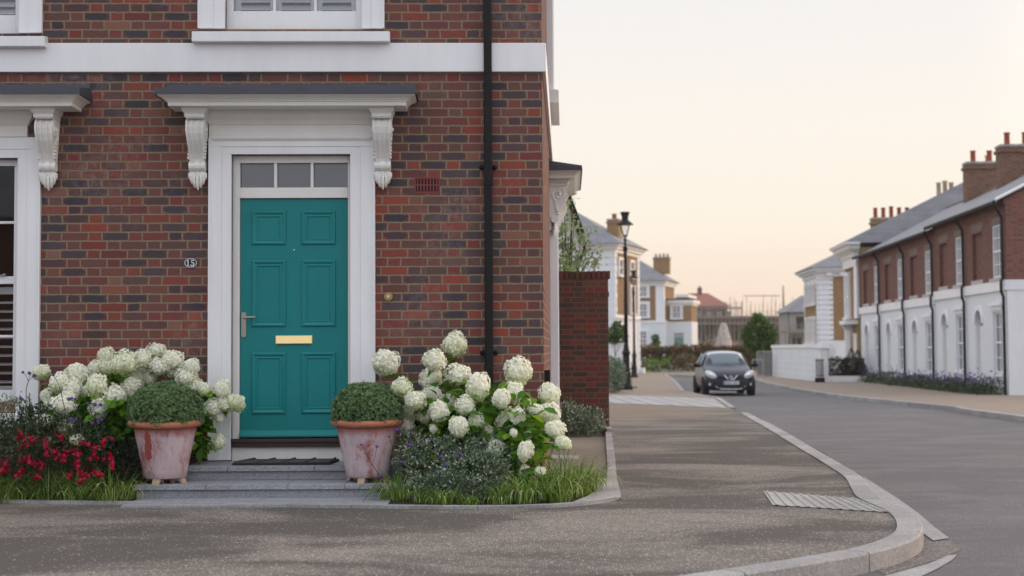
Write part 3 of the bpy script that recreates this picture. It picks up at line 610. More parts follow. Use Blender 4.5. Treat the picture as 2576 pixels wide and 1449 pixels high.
disc(be, bxx, bz, .038, 0, -.012); disc(be, bxx, bz, .028, -.012, -.018); M['old_brass'] = plain('aged_brass', (.42, .30, .13), .4, .2, 20, metal=1); bell = obj('door_bell', be, M['old_brass'], house)
b2 = MB(); disc(b2, bxx, bz, .011, -.018, -.026); obj('bell_push', b2, M['plate_white'], bell)
av = MB(); x0, x1, z0, z1 = FX(1043), FX(1107), FZ(487), FZ(446); n = 8; bw = (x1 - x0)
av.box(x0, x1, -.004, .0, z0, z0 + .014); av.box(x0, x1, -.004, .0, z1 - .014, z1); av.box(x0, x1, -.004, 0, (z0 + z1) / 2 - .006, (z0 + z1) / 2 + .006)
for i in range(n + 1):
    xx = x0 + bw * i / n; wv = .0055 if 0 < i < n else .011
    av.box(max(x0, xx - wv), min(x1, xx + wv), -.0035, 0, z0 + .014, z1 - .014)
vent = obj('air_vent', av, M['terracotta_brick'], house); vb = MB(); vb.box(x0 + .004, x1 - .004, -.0012, 0, z0 + .004, z1 - .004); obj('vent_slots', vb, M['black'], vent)
dp = MB(); xp = FX(1229, -.06); yp = -.055; rp = FX(1240, -.06) - xp; zt = 6.2
dp.box(xp - rp * .93, xp + rp * .93, yp - rp * .75, yp + rp * .75, .02, zt); pipe = obj('downpipe', dp, M['black'], house, bevel=.012)
dj = MB()
for pz in (4.6, 1.95 + .6): dj.box(xp - rp * 1.08, xp + rp * 1.08, yp - rp * .9, yp + rp * .9, pz, pz + .09)
obj('pipe_joint', dj, M['black'], pipe)
for py in (422, 890):
    zc = FZ(py, -.03); dj = MB(); dj.box(xp - rp * 1.6, xp + rp * 1.6, -.030, -.008, zc - .012, zc + .012)
    for s_ in (-1, 1): dj.ball((xp + s_ * rp * 1.55, -.02, zc), .021)
    obj('pipe_bracket', dj, M['black'], pipe)
# --- windows
def sash_window(o, cols, bars, shutters, glass='glass_dark', meet=None, rail=.09, Mx=None, y=.10, upper_sh=True, parent=None, nm='window'):
    """white sash frame in opening o, glazing bars, optional louvred shutter behind the glass"""
    x0, x1, z0, z1 = o; st = .055; m = MB(Mx)
    m.box(x0, x0 + st, y - .035, y + .05, z0, z1); m.box(x1 - st, x1, y - .035, y + .05, z0, z1); m.box(x0 + st, x1 - st, y - .034, y + .05, z0, z0 + rail); m.box(x0 + st, x1 - st, y - .034, y + .05, z1 - st, z1)
    if meet: m.box(x0 + st, x1 - st, y - .03, y + .045, meet - .032, meet + .032)
    for i in range(1, cols): xx = x0 + st + (x1 - x0 - 2 * st) * i / cols; m.box(xx - .011, xx + .011, y - .02, y + .02, z0 + rail, z1 - st)
    for zb in bars: m.box(x0 + st, x1 - st, y - .019, y + .019, zb - .011, zb + .011)
    w_ = obj(nm, m, M['white_sash'], parent or house, bevel=.003)
    g = MB(Mx); g.box(x0 + st, x1 - st, y, y + .005, z0 + rail, z1 - st); obj('pane', g, M[glass], w_)
    for sx0, sx1, sz0, sz1 in shutters:
        s = MB(Mx); f = .05; ys = y + .07
        s.box(sx0, sx0 + f, ys, ys + .03, sz0, sz1); s.box(sx1 - f, sx1, ys, ys + .03, sz0, sz1); s.box(sx0 + f, sx1 - f, ys, ys + .03, sz0, sz0 + .06); s.box(sx0 + f, sx1 - f, ys, ys + .03, sz1 - .06, sz1)
        z = sz0 + .09
        while z < sz1 - .08:
            s.add([(sx0 + f, ys - .022, z - .022 * SLT), (sx1 - f, ys - .022, z - .022 * SLT), (sx1 - f, ys + .045, z + .03 * SLT), (sx0 + f, ys + .045, z + .03 * SLT), (sx0 + f, ys - .022, z - .022 * SLT + .009), (sx1 - f, ys - .022, z - .022 * SLT + .009), (sx1 - f, ys + .045, z + .03 * SLT + .009), (sx0 + f, ys + .045, z + .03 * SLT + .009)],
                  [(0, 1, 5, 4), (4, 5, 6, 7), (3, 2, 1, 0), (2, 3, 7, 6)]); z += SST
        obj('shutter', s, M['white_sash'], w_)
    return w_
def sill(Mx, x0, x1, z0, z1, out=.11, mat='white', parent=None):
    m = MB(Mx); m.prism([(0, z0), (-out + .012, z0), (-out, z0 + .004), (-out, z1 - .016), (0, z1)], x0, x1, 'x'); return obj('window_sill', m, M[mat], parent or house, bevel=.004)
SLT, SST = .95, .066
xs = upC; w0 = xs[1] - xs[0]
uw = sash_window(upC, 3, [], [(xs[0] + .055 + (w0 - .11) * i / 3, xs[0] + .055 + (w0 - .11) * (i + 1) / 3, xs[2] + .13, xs[3] - .06) for i in range(3)], 'glass_clear', rail=FZ(30, .1) - upC[2])
casing(None, upC, upC[0] - FX(497), FX(968) - upC[1], .2, -.03, name='window_casing'); sill(None, FX(482, -.1, 90), FX(980, -.1, 90), FZ(105, -.1), FZ(74, -.1), .10)
xs = upL; uw2 = sash_window(upL, 3, [], [(xs[0] + .055 + (w0 - .11) * i / 3, xs[0] + .055 + (w0 - .11) * (i + 1) / 3, xs[2] + .13, xs[3] - .06) for i in range(3)], 'glass_clear', rail=FZ(40, .1, 40) - upL[2])
casing(None, upL, .2, FX(103) - upL[1], .2, -.03, name='window_casing'); sill(None, upL[0] - .25, FX(112, -.1, 90), FZ(117, -.1, 40), FZ(86, -.1, 40), .10)
SLT, SST = .25, .075
xs = winL; zm_ = FZ(705, .1, 30); gw = sash_window(winL, 1, [FZ(560, .1, 30), FZ(846, .1, 30)], [(xs[0] + .055, xs[1] - .02, xs[2] + .07, FZ(722, .15, 30))], 'glass_clear', meet=zm_, rail=FZ(981, .1, 30) - winL[2])
casing(None, winL, .2, FX(103) - winL[1], FZ(345, -.03, 60) - winL[3], -.03, base=FZ(1045, -.03, 60), name='window_casing')
sill(None, winL[0] - .3, FX(118, -.08, 1040), FZ(1075, -.06, 60), FZ(1040, -.06, 60), .09)
m = MB(); m.box(winL[0] - .1, winL[1] + .08, -.034, 0, FZ(344, -.03, 60), 3.19); m.moulding(winL[0] - .1, winL[1] + .08, .035, [(0, 3.07), (.01, 3.075), (.014, 3.085), (.03, 3.11), (.05, 3.13), (.055, 3.17), (.06, 3.189)]); obj('frieze', m, M['cream'], house)
lk = MB(); lk.box(winL[1] - .20, winL[1] - .12, .05, .07, zm_ + .033, zm_ + .045); lk.ball((winL[1] - .13, .055, zm_ + .045), .012); obj('sash_lock', lk, M['steel'], gw)
cx1 = FX(180, -.30, 268); cn2 = canopy(None, cx1 - (fx1 - fx0), cx1, 'window_canopy'); console(None, FX(118, -.1, 380), cn2); console(None, FX(118, -.1, 380) - 1.55, cn2)
# --- side elevation: door case with canopy, upper window
so = (5.2, 6.3, 0, 2.6)
casing(SM, so, .16, .16, .3, -.085, base=-.05, name='door_casing')
m = MB(SM); m.box(5.2, 6.3, .10, .12, 0, 2.6); obj('side_door', m, M['white'], house)
m = MB(SM); m.box(5.02, 6.48, -.085, 0, 2.9005, 3.19); m.box(4.98, 5.10, -.11, 0, -.05, .42); obj('frieze', m, M['cream'], house)
cs = canopy(SM, 4.76, 6.74, 'door_canopy'); console(SM, 4.98, cs); console(SM, 6.52, cs)
uo = (3.3, 4.4, 3.95, 5.5); sash_window(uo, 2, [4.7], [], Mx=SM); casing(SM, uo, .16, .16, .2, -.06, name='window_casing'); sill(SM, 3.05, 4.65, 3.80, 3.95, .13)
gb = MB(SM); gb.tube([(4.5, -.10, 5.56), (5.2, -.10, 5.56)], .05); gb.box(4.8, 4.86, -.14, 0, 5.46, 5.6); obj('overflow_pipe', gb, M['black'], house)
pq = MB(SM); pq.box(.22, .40, -.05, 0, FZ(966), FZ(936)); obj('meter_flap', pq, M['black'], house)
# ================================================================ steps, mat
def X_(px, Y): return at(px, 1200, Y).x
steps = thing('door_steps', 'two grey granite steps and a flat slab below the teal front door', 'steps', (HO.x - 2.1, 11.4, 0))
def boxes(name, parts_, mat, parent, bevel=.004, off=Vector((HO.x - 2.1, 11.4, 0))):
    m = MB(Matrix.Translation(-off))
    for b in parts_: m.box(*b)
    return obj(name, m, mat, parent, bevel=bevel)
L0, R0 = X_(338, 11.1), X_(1000, 11.1); L1, R1 = X_(466, 11.5), X_(1012, 11.5)
Z1 = CAMZ - (1216 - 882) * 11.1 / FP; Z2 = CAMZ - (1170.8 - 882) * 11.45 / FP; YB = 12.02
def stones(x0, x1, y0, y1, z0, z1, cuts):
    xs_ = [x0] + [x0 + (x1 - x0) * c for c in cuts] + [x1]; return [(a + .0015, b - .0015, y0, y1, z0, z1) for a, b in zip(xs_, xs_[1:])]
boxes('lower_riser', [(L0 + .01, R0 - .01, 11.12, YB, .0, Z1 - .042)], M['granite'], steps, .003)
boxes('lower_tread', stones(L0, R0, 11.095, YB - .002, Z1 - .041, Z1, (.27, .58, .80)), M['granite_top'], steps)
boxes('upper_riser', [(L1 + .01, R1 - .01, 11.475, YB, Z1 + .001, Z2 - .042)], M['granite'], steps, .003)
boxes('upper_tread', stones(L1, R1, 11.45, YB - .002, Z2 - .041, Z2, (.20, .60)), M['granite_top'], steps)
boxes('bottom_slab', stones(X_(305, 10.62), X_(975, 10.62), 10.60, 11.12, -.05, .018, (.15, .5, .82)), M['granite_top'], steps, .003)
mt = thing('door_mat', 'black rubber door mat lying on the top step', 'door mat', (X_(714, 11.65), 11.65, Z2))
mx0, mx1 = X_(588, 11.6) - mt.location.x, X_(842, 11.6) - mt.location.x
m = MB(); m.add([(mx0, -.12, .001), (mx1 - .03, -.12, .001), (mx1, .25, .001), (mx0 + .10, .25, .001), (mx0, -.12, .018), (mx1 - .03, -.12, .018), (mx1, .25, .022), (mx0 + .10, .25, .022)], [(0, 3, 2, 1), (4, 5, 6, 7), (0, 1, 5, 4), (1, 2, 6, 5), (2, 3, 7, 6), (3, 0, 4, 7)]); obj('mat_base', m, M['rubber'], mt)
m = MB()
M['rubber_rib'] = plain('worn_rubber', (.045, .042, .044), .7, .3, 40)
for k in range(5):
    xa = mx0 + .02 + (mx1 - mx0 - .06) * k / 4; m.tube([(xa, -.11, .024), (xa + .09 * (1 - k / 4) + .01, .24, .028)], .010, 6)
for k in range(7): yy = -.09 + k * .052; m.tube([(mx0 + .02 + .014 * k, yy, .021), (mx1 - .03, yy, .022)], .006, 5)
obj('mat_ribs', m, M['rubber_rib'], mt)
# ================================================================ planting beds and edging
ed_px = [(-260, 1252), (-100, 1262), (0, 1266), (120, 1268), (305, 1270), (480, 1273), (640, 1275.5), (800, 1277.5), (970, 1279.5), (1100, 1281), (1200, 1282), (1300, 1281.5), (1400, 1279), (1480, 1272), (1530, 1266), (1566, 1258), (1561, 1244), (1552, 1210), (1548, 1160), (1542, 1120), (1538, 1092)]
ed = [G(*p) for p in ed_px]; ed = smooth(resample(ed, .22), 2)
edi = offs(ed, -.085)
m = MB(); acc = 0
for i in range(len(ed) - 1):
    acc += (ed[i + 1] - ed[i]).length; g_ = .004 if acc > .85 else 0
    if acc > .85: acc = 0
    a, b, c, d = ed[i].copy(), ed[i + 1].lerp(ed[i], g_ * 4), edi[i + 1].lerp(edi[i], g_ * 4), edi[i].copy()
    h = .022; m.add([(a.x, a.y, -.02), (b.x, b.y, -.02), (c.x, c.y, -.02), (d.x, d.y, -.02), (a.x, a.y, h), (b.x, b.y, h), (c.x, c.y, h), (d.x, d.y, h)], [(4, 5, 6, 7), (0, 1, 5, 4), (1, 2, 6, 5), (2, 3, 7, 6), (3, 0, 4, 7)])
struct('bed_edging', m, M['kerb'])
sheet([G(*q) + Vector((0, 0, .0245)) for q in ((1440, 1271), (1478, 1255), (1508, 1236), (1526, 1205), (1534, 1160), (1545, 1162), (1550, 1208), (1559, 1244), (1563, 1257), (1520, 1265), (1480, 1270))], 'bed_edging', M['kerb'])
bl = [p for p in edi if p.x < X_(320, 10.8)]; split_sheet(bl + [Vector((X_(345, 11.2), 11.12, 0)), Vector((X_(345, 12), 12.05, 0)), Vector((-9, 12.3, 0))], 'planting_bed', M['soil'], (), .012)
br = [p for p in edi if p.x > X_(965, 10.7) and p.y < 10.99]; cr_ = HM @ Vector((0, 0, 0))
brp = br + [Vector((.45, 12.0, 0)), Vector((cr_.x + .02, 12.2, 0)), Vector((X_(990, 12), 12.05, 0)), Vector((X_(990, 11), 11.1, 0))]
split_sheet(brp, 'planting_bed', M['soil'], (), .013)
pv = [Vector((.40, 11.95, 0))] + [p for p in edi if p.y >= 10.99 and p.x > .3] + [G(1538, 1090), G(1400, 1096), Vector((cr_.x + .3, 19.0, 0)), Vector((cr_.x + .02, 12.2, 0))]
split_sheet(pv, 'side_path', M['buffslab'], (15,), .006)
m = MB(); p_ = [G(1386, 1146), G(1386, 1155), G(1455, 1158), G(1457, 1148)]; m.add([tuple(p + up * .010) for p in p_], [(0, 1, 2, 3)]); struct('threshold_slab', m, M['kerb'])
# ================================================================ PLANT TOOLKIT
def rots(nrm, roll=None):               # rotation matrices (n,3,3) whose local z follows nrm, random roll
    n = len(nrm); z = nrm / np.maximum(np.linalg.norm(nrm, axis=1, keepdims=True), 1e-9)
    t = RS.normal(size=(n, 3)) if roll is None else roll
    x = np.cross(t, z); x /= np.maximum(np.linalg.norm(x, axis=1, keepdims=True), 1e-9); y = np.cross(z, x)
    return np.stack([x, y, z], axis=2)
def scatter(tv, tf, pos, rot, sc):
    tv = np.array(tv, float); n = len(pos); k = len(tv); sc = np.asarray(sc, float)
    if sc.ndim == 1: sc = sc[:, None]
    v = np.einsum('nij,kj->nki', rot, tv) * sc[:, None, :] + pos[:, None, :]
    v = v.reshape(-1, 3); fs = []
    tf = [tuple(f) for f in tf]
    for i in range(n):
        b = i * k
        for f in tf: fs.append(tuple(b + j for j in f))
    return v, fs
def npmesh(name, parts_):
    vs = []; fs = []; b = 0
    for v, f in parts_: vs.append(v); fs += [tuple(b + j for j in q) for q in f]; b += len(v)
    me = bpy.data.meshes.new(name); me.from_pydata(np.concatenate(vs).tolist(), [], fs); me.update(); return me
LEAF = ([(0, 0, 0), (.26, .30, .06), (.30, .58, .05), (0, 1.0, -.10), (-.30, .58, .05), (-.26, .30, .06), (0, .45, -.02)], [(0, 1, 6), (1, 2, 6), (2, 3, 6), (3, 4, 6), (4, 5, 6), (5, 0, 6)])
SLEAF = ([(0, 0, 0), (.25, .5, .05), (0, 1, -.05), (-.25, .5, .05)], [(0, 1, 2, 3)])
def leafrot(d, n_):                     # local y along d, local z near n_
    y = d / np.maximum(np.linalg.norm(d, axis=1, keepdims=True), 1e-9); x = np.cross(y, n_); x /= np.maximum(np.linalg.norm(x, axis=1, keepdims=True), 1e-9); z = np.cross(x, y)
    return np.stack([x, y, z], axis=2)
def leafcloud(pos, out, size, tmpl=LEAF, droop=.3, up=.6, jit=.7):
    n = len(pos); d = out + RS.normal(size=(n, 3)) * jit; d[:, 2] -= droop; nn = out * .4 + RS.normal(size=(n, 3)) * .4; nn[:, 2] += up
    return scatter(tmpl[0], tmpl[1], pos, leafrot(d, nn), size * RS.uniform(.6, 1.25, n))
M['hyd_leaf'] = leafmat('hydrangea_leaf', [(0, (.05, .14, .014)), (.4, (.085, .23, .018)), (.8, (.14, .32, .02)), (1, (.27, .43, .025))], .45)
M['stem'] = plain('green_stem', (.07, .11, .035), .6, .3, 20)
M['shrub'] = leafmat('clipped_shrub_leaf', [(0, (.085, .155, .07)), (.5, (.15, .25, .105)), (1, (.27, .39, .17))], .3)
M['variegated'] = leafmat('variegated_leaf', [(0, (.065, .12, .07)), (.40, (.13, .21, .125)), (.66, (.24, .33, .22)), (.84, (.50, .54, .42)), (1, (.66, .67, .55))], .2)
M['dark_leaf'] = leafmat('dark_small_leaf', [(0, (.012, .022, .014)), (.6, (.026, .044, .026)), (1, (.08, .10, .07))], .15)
M['fuchsia_leaf'] = leafmat('fuchsia_leaf', [(0, (.025, .055, .028)), (.6, (.050, .10, .045)), (1, (.11, .10, .06))], .2)
M['grass_blade'] = leafmat('grass_blade', [(0, (.06, .13, .02)), (.45, (.14, .26, .035)), (.78, (.30, .42, .08)), (.93, (.55, .56, .30)), (1, (.65, .62, .42))], .35)
M['verbena'] = leafmat('verbena_purple', [(0, (.08, .03, .20)), (1, (.20, .09, .42))], .2); M['verbena_stem'] = plain('verbena_stem', (.035, .05, .03), .7, .3, 20)
M['fuchsia_flower'] = leafmat('fuchsia_red', [(0, (.24, .002, .009)), (.75, (.44, .004, .018)), (.92, (.45, .005, .04)), (1, (.5, .01, .16))], .3)
M['tree_leaf'] = leafmat('street_tree_leaf', [(0, (.025, .07, .012)), (.5, (.06, .14, .02)), (1, (.12, .22, .03))], .3)
M['pale_leaf'] = leafmat('pale_tree_leaf', [(0, (.17, .24, .10)), (.5, (.26, .36, .16)), (1, (.38, .47, .24))], .55)
M['hedge_leaf'] = leafmat('hedge_leaf', [(0, (.05, .09, .03)), (.3, (.07, .13, .03)), (.5, (.18, .07, .04)), (.85, (.27, .08, .04)), (1, (.18, .26, .05))], .25)
M['lime_leaf'] = leafmat('lime_leaf', [(0, (.07, .16, .02)), (.6, (.16, .30, .03)), (1, (.28, .40, .05))], .3)
M['bark'] = plain('bark', (.10, .075, .055), .9, .3, 12, bump=.5)
def mk_petal():
    n = NT('hydrangea_petal'); g_ = n.new('ShaderNodeNewGeometry'); so = n.new('ShaderNodeSeparateXYZ'); n.l.new(n.tc.outputs['Object'], so.inputs[0])
    oi = n.new('ShaderNodeObjectInfo')
    a = n.ramp(g_.outputs['Random Per Island'], [(0, (.42, .34, .18)), (.025, (.80, .83, .62)), (.35, (.93, .93, .82)), (1, (.97, .97, .91))])
    gg = n.ma('ADD', n.rng(so.outputs['Z'], -.9, .25, .75, 0), n.ma('MULTIPLY_ADD', oi.outputs['Random'], .7, -.42)); gg = n.ma('MULTIPLY', gg, n.rng(g_.outputs['Random Per Island'], 0, 1, 1.2, .5), clamp=True)
    c = n.mix(gg, a, (.58, .68, .30, 1)); n.done(c, .6, spec=.2)
    tr = n.new('ShaderNodeBsdfTranslucent'); n.l.new(c, tr.inputs[0]); ms = n.new('ShaderNodeMixShader'); ms.inputs[0].default_value = .38
    n.l.new(n.b.outputs[0], ms.inputs[1]); n.l.new(tr.outputs[0], ms.inputs[2]); n.l.new(ms.outputs[0], n.out.inputs[0]); return n.m
M['petal'] = mk_petal()
def sphere_pts(n):
    i = np.arange(n) + .5; ph = np.arccos(1 - 2 * i / n); th = PI * (1 + 5 ** .5) * i
    return np.stack([np.cos(th) * np.sin(ph), np.sin(th) * np.sin(ph), np.cos(ph)], axis=1)
def flower_head_mesh(k):                # unit radius mop of four-petalled florets with a lumpy outline
    n = 420; p = sphere_pts(n) + RS.normal(size=(n, 3)) * .05; p /= np.linalg.norm(p, axis=1, keepdims=True)
    lump = 1 + .085 * np.sin(p[:, 0] * (3 + k) + k) + .085 * np.cos(p[:, 1] * 4 + 2 * k + p[:, 2] * 3) + RS.uniform(-.13, .09, n); lump *= np.where(p[:, 2] < -.4, .88, 1.0)
    pos = p * lump[:, None] * 1.02
    pet = []; pf = []
    for q in range(4):
        a = q * PI / 2; c, s = math.cos(a), math.sin(a)
        for (x, y, z) in ((0, 0, 0), (.075, .066, .020), (.115, 0, .006), (.075, -.066, .020)): pet.append((x * c - y * s, x * s + y * c, z))
        pf.append((4 * q, 4 * q + 1, 4 * q + 2, 4 * q + 3))
    nr = p + RS.normal(size=(n, 3)) * .42
    v, f = scatter(pet, pf, pos, rots(nr), RS.uniform(1.0, 1.45, n))
    core = MB(); core.ball((0, 0, 0), .80, 14, 10)
    return npmesh('flower_head', [(v, f), (np.array(core.v), core.f)])
HEADS = [flower_head_mesh(k) for k in range(5)]
for h_ in HEADS: h_.materials.append(M['petal'])
def bezier(a, b, c, n=6): return [(a * (1 - t) ** 2 + b * 2 * t * (1 - t) + c * t * t) for t in [i / (n - 1) for i in range(n)]]
def hydrangea(name, label, roots, blooms, depth, leaf_boxes, nleaf):
    """blooms: (px, py, r_px, stretch); depth(px,py,i)->world Y"""
    rc = roots[0]; t = thing(name, label, 'shrub', rc, 0); st = MB(); pts = []; heads = []
    for i, (px, py, rp, sx) in enumerate(blooms):
        Y = depth(px, py, i); c = at(px, py, Y); r = rp / FP * Y * 1.03
        heads.append((c, r, sx)); ro = roots[i % len(roots)] + Vector((random.uniform(-.12, .12), random.uniform(-.08, .08), 0))
        mid = Vector(((ro.x * .55 + c.x * .45), ro.y * .6 + c.y * .4 + .03, c.z * .72 + .12)); path = bezier(ro, mid, c, 7)
        st.tube([p - rc for p in path], [.006] * 4 + [.0045, .004, .003], 5); pts.append(path)
    obj('stems', st, M['stem'], t)
    P = []; O = []
    for path in pts:                     # leaves in pairs along every stem
        for s in RS.uniform(.30, .97, 10):
            k = s * 6; i = int(k); p = path[i].lerp(path[min(i + 1, 6)], k - i)
            for sg in (0, 1): a = RS.uniform(0, 2 * PI); P.append(tuple(p - rc)); O.append((math.cos(a), math.sin(a) - .35, .12))
    for (a, b, c_, d, y0, y1, nn) in leaf_boxes:   # fill the body of the bush
        for _ in range(nn):
            q = at(random.uniform(a, b), random.uniform(c_, d), random.uniform(y0, y1)); P.append(tuple(q - rc)); an = random.uniform(0, 2 * PI); O.append((math.cos(an), math.sin(an) - .5, .1))
    P = np.array(P); O = np.array(O); v, f = leafcloud(P, O, .118, LEAF, .45, .8, .35)
    obj('leaves', npmesh('leaves', [(v, f)]), M['hyd_leaf'], t)
    for i, (c, r, sx) in enumerate(heads):
        wx_ = random.uniform(.92, 1.10); o = bpy.data.objects.new('flower_head', HEADS[i % 5]); C.objects.link(o); o.parent = t; o.location = c - rc; o.scale = (r * wx_, r * .95, r * sx); o.rotation_euler = (random.uniform(-.3, .3), random.uniform(-.3, .3), random.uniform(0, 6.28))
    return t
def zc(l, ox, oy):
    return [(ox + x * .34725, oy + y * .34725, r * .34725, s) for x, y, r, s in l]
RB = zc([(468, 312, 98, .95), (977, 182, 90, .95), (828, 295, 80, .92), (803, 430, 84, .9), (1000, 400, 90, .85), (1140, 490, 82, 1.28), (1432, 385, 90, 1.12), (590, 495, 76, .9), (810, 545, 68, .9), (1395, 530, 78, .95), (1310, 575, 62, 1.15),
         (925, 608, 64, 1.05), (1050, 625, 68, 1.0), (1480, 625, 48, 1.1), (1662, 545, 74, 1.1), (690, 590, 78, .9), (668, 665, 66, .9), (770, 692, 60, .95), (862, 668, 72, 1.05), (622, 775, 60, 1.15), (1010, 775, 64, 1.15), (1130, 738, 54, 1.1),
         (1345, 742, 64, 1.45), (1435, 702, 54, 1.1), (1655, 685, 80, 1.0), (1562, 655, 50, .9), (1702, 795, 70, .85), (1205, 815, 64, .95), (1762, 895, 56, .9), (1505, 840, 28, 1.2), (1265, 930, 58, 1.1), (1485, 955, 52, 1.4), (1485, 1100, 44, 1.0), (1597, 1103, 38, .95),
         (822, 790, 28, 1.2), (1542, 950, 20, 2.0), (1405, 820, 26, 1.2)], 805, 805)
LB = zc([(300, 380, 68, .8), (770, 268, 64, 1.0), (910, 315, 92, .9), (1030, 285, 62, 1.1), (1135, 232, 66, .9), (1245, 292, 76, .85), (1385, 340, 62, .9), (690, 350, 52, 1.0), (775, 345, 58, .9), (845, 335, 60, .9), (565, 400, 82, 1.0), (575, 475, 78, .9), (430, 460, 64, 1.1),
         (1160, 340, 62, .95), (1000, 415, 70, .9), (960, 475, 70, .8), (1355, 415, 76, .95), (1400, 480, 70, .85), (1480, 505, 50, 1.0), (700, 480, 66, 1.25), (615, 535, 60, .9), (345, 555, 48, 1.1), (460, 622, 80, .92), (825, 558, 80, .98), (602, 662, 56, 1.0), (715, 650, 60, 1.35),
         (1610, 505, 60, 1.1), (1545, 640, 66, .95), (1625, 610, 60, .85), (1705, 605, 62, 1.0), (1590, 712, 30, 1.2), (350, 632, 54, .8), (505, 552, 58, .9), (478, 770, 58, .9), (530, 822, 62, .8), (335, 735, 48, .9), (950, 912, 50, 1.0), (1588, 890, 43, 1.2), (1395, 900, 22, 1.0), (555, 872, 48, .8), (940, 525, 50, .9), (1245, 378, 46, .9), (525, 492, 68, .9), (350, 860, 22, .9), (1075, 420, 50, 1.1)], 0, 805)
def dep_r(px, py, i): return 11.75 - .75 * min(1, max(0, (py - 850) / 330)) + .18 * math.sin(i * 2.4)
def dep_l(px, py, i):
    base = 11.72 - .38 * min(1, max(0, (py - 880) / 200)) + .14 * math.sin(i * 1.9)
    if px > 325: base = max(base, 11.62)
    return base
hydrangea('hydrangea_shrub', 'white mophead hydrangea right of the teal door, tall loose stems by the black downpipe', [G(1180, 1238) + Vector((0, .35, 0)), G(1080, 1236) + Vector((0, .4, 0)), G(1270, 1236) + Vector((0, .3, 0))], RB, dep_r,
    [(1050, 1375, 960, 1130, 11.25, 11.4, 70), (1290, 1380, 1020, 1130, 11.1, 11.25, 30), (1060, 1360, 1040, 1200, 11.2, 11.8, 300), (1120, 1300, 960, 1060, 11.45, 11.8, 90), (1290, 1385, 1060, 1180, 11.2, 11.6, 60)], 0)
hydrangea('hydrangea_shrub', 'dense white mophead hydrangea left of the teal door, behind the left clay pot', [G(330, 1200) + Vector((0, 0, 0)), G(230, 1200), G(480, 1190)], LB, dep_l,
    [(235, 330, 1000, 1110, 11.32, 11.5, 110), (150, 240, 985, 1050, 11.38, 11.5, 50), (200, 520, 990, 1130, 11.6, 11.85, 380), (120, 300, 960, 1060, 11.6, 11.85, 130), (470, 525, 960, 1150, 11.7, 11.88, 120), (420, 490, 1060, 1150, 11.75, 11.9, 60)], 0)
# ---------------------------------------------------------------- pots and clipped domes
def mk_clay(seed, mark=False):
    n = NT('weathered_terracotta'); mp = n.new('ShaderNodeMapping'); n.l.new(n.tc.outputs['Object'], mp.inputs[0]); mp.inputs['Location'].default_value = (seed, seed * .7, 0); mp.inputs['Scale'].default_value = (1, 1, .55)
    a = n.noise(7, mp.outputs[0], 8, .74); b = n.noise(34, mp.outputs[0], 4, .7); so = n.new('ShaderNodeSeparateXYZ'); n.l.new(n.tc.outputs['Object'], so.inputs[0])
    mp2 = n.new('ShaderNodeMapping'); n.l.new(n.tc.outputs['Object'], mp2.inputs[0]); mp2.inputs['Scale'].default_value = (16, 16, 3); mp2.inputs['Location'].default_value = (seed, 0, 0)
    k = n.ma('ADD', n.rng(a, .34, .52), n.ma('MULTIPLY', n.ma('SUBTRACT', n.ma('ADD', n.ma('MULTIPLY', b, .6), n.ma('MULTIPLY', n.noise(1, mp2.outputs[0], 4), .6)), .6), 1.9)); k = n.ma('MULTIPLY', k, n.rng(so.outputs['Z'], .36, .43, 1, .12), clamp=True)
    if mark:
        qx = n.ma('DIVIDE', n.ma('ADD', so.outputs['X'], .085), n.ma('MULTIPLY_ADD', n.noise(9), .02, .026)); qz = n.ma('ADD', n.ma('DIVIDE', n.ma('SUBTRACT', so.outputs['Z'], .30), .12), n.ma('MULTIPLY', n.ma('SUBTRACT', n.noise(22), .5), 1.5)); qx = n.ma('ADD', qx, n.ma('MULTIPLY', n.ma('SUBTRACT', n.noise(15), .5), 1.6))
        k = n.ma('MULTIPLY', k, n.rng(n.ma('ADD', n.ma('POWER', qx, 2.0), n.ma('POWER', n.ma('ABSOLUTE', qz), 2.0)), .8, 1.1), clamp=True)
    clay = n.mix(b, (.24, .045, .040, 1), (.34, .10, .080, 1)); bloom = n.mix(n.noise(9, mp.outputs[0]), (.40, .31, .34, 1), (.60, .53, .55, 1))
    n.bump(b, .25, .004); return n.done(n.mix(n.ma('MULTIPLY', k, .88), clay, bloom), .9, spec=.2)
M['clay_rim'] = plain('terracotta_rim', (.40, .145, .085), .8, .25, 14, bump=.2)
def pot(px, pyb, seed, label, Y=11.30):
    c = at(px, pyb, Y); c.z = Z1; t = thing('terracotta_pot', label, 'plant pot', c); s = .001
    m = MB(); m.lathe([(.150, .045), (.158, .038), (.168, .046), (.176, .10), (.205, .25), (.240, .42), (.252, .462), (.235, .465), (.22, .42)], (0, 0, 0), 48)
    obj('pot_body', m, mk_clay(seed, seed < 2), t, smooth=True)
    m = MB(); m.lathe([(.247, .436), (.266, .438), (.282, .448), (.290, .465), (.285, .484), (.268, .494), (.250, .491), (.236, .482), (.232, .46)], (0, 0, 0), 48)
    for i, v in enumerate(m.v): a = math.atan2(v[1], v[0]); m.v[i] = (v[0], v[1], v[2] + .004 * math.sin(2 * a + seed))
    obj('pot_rim', m, M['clay_rim'], t, smooth=True)
    for k, a in enumerate((-1.75, -.35, .9, 2.6)):
        m = MB(Matrix.Translation((.125 * math.cos(a), .125 * math.sin(a), 0)) @ Matrix.Rotation(a, 4, 'Z'))
        m.prism([(-.055, .0), (-.03, 0), (-.022, .02), (.02, .02), (.035, 0), (.062, 0), (.05, .03), (.05, .040), (-.055, .040)], -.028, .028, 'y'); obj('pot_foot', m, M['pot_buff'], t, bevel=.003)
    return c
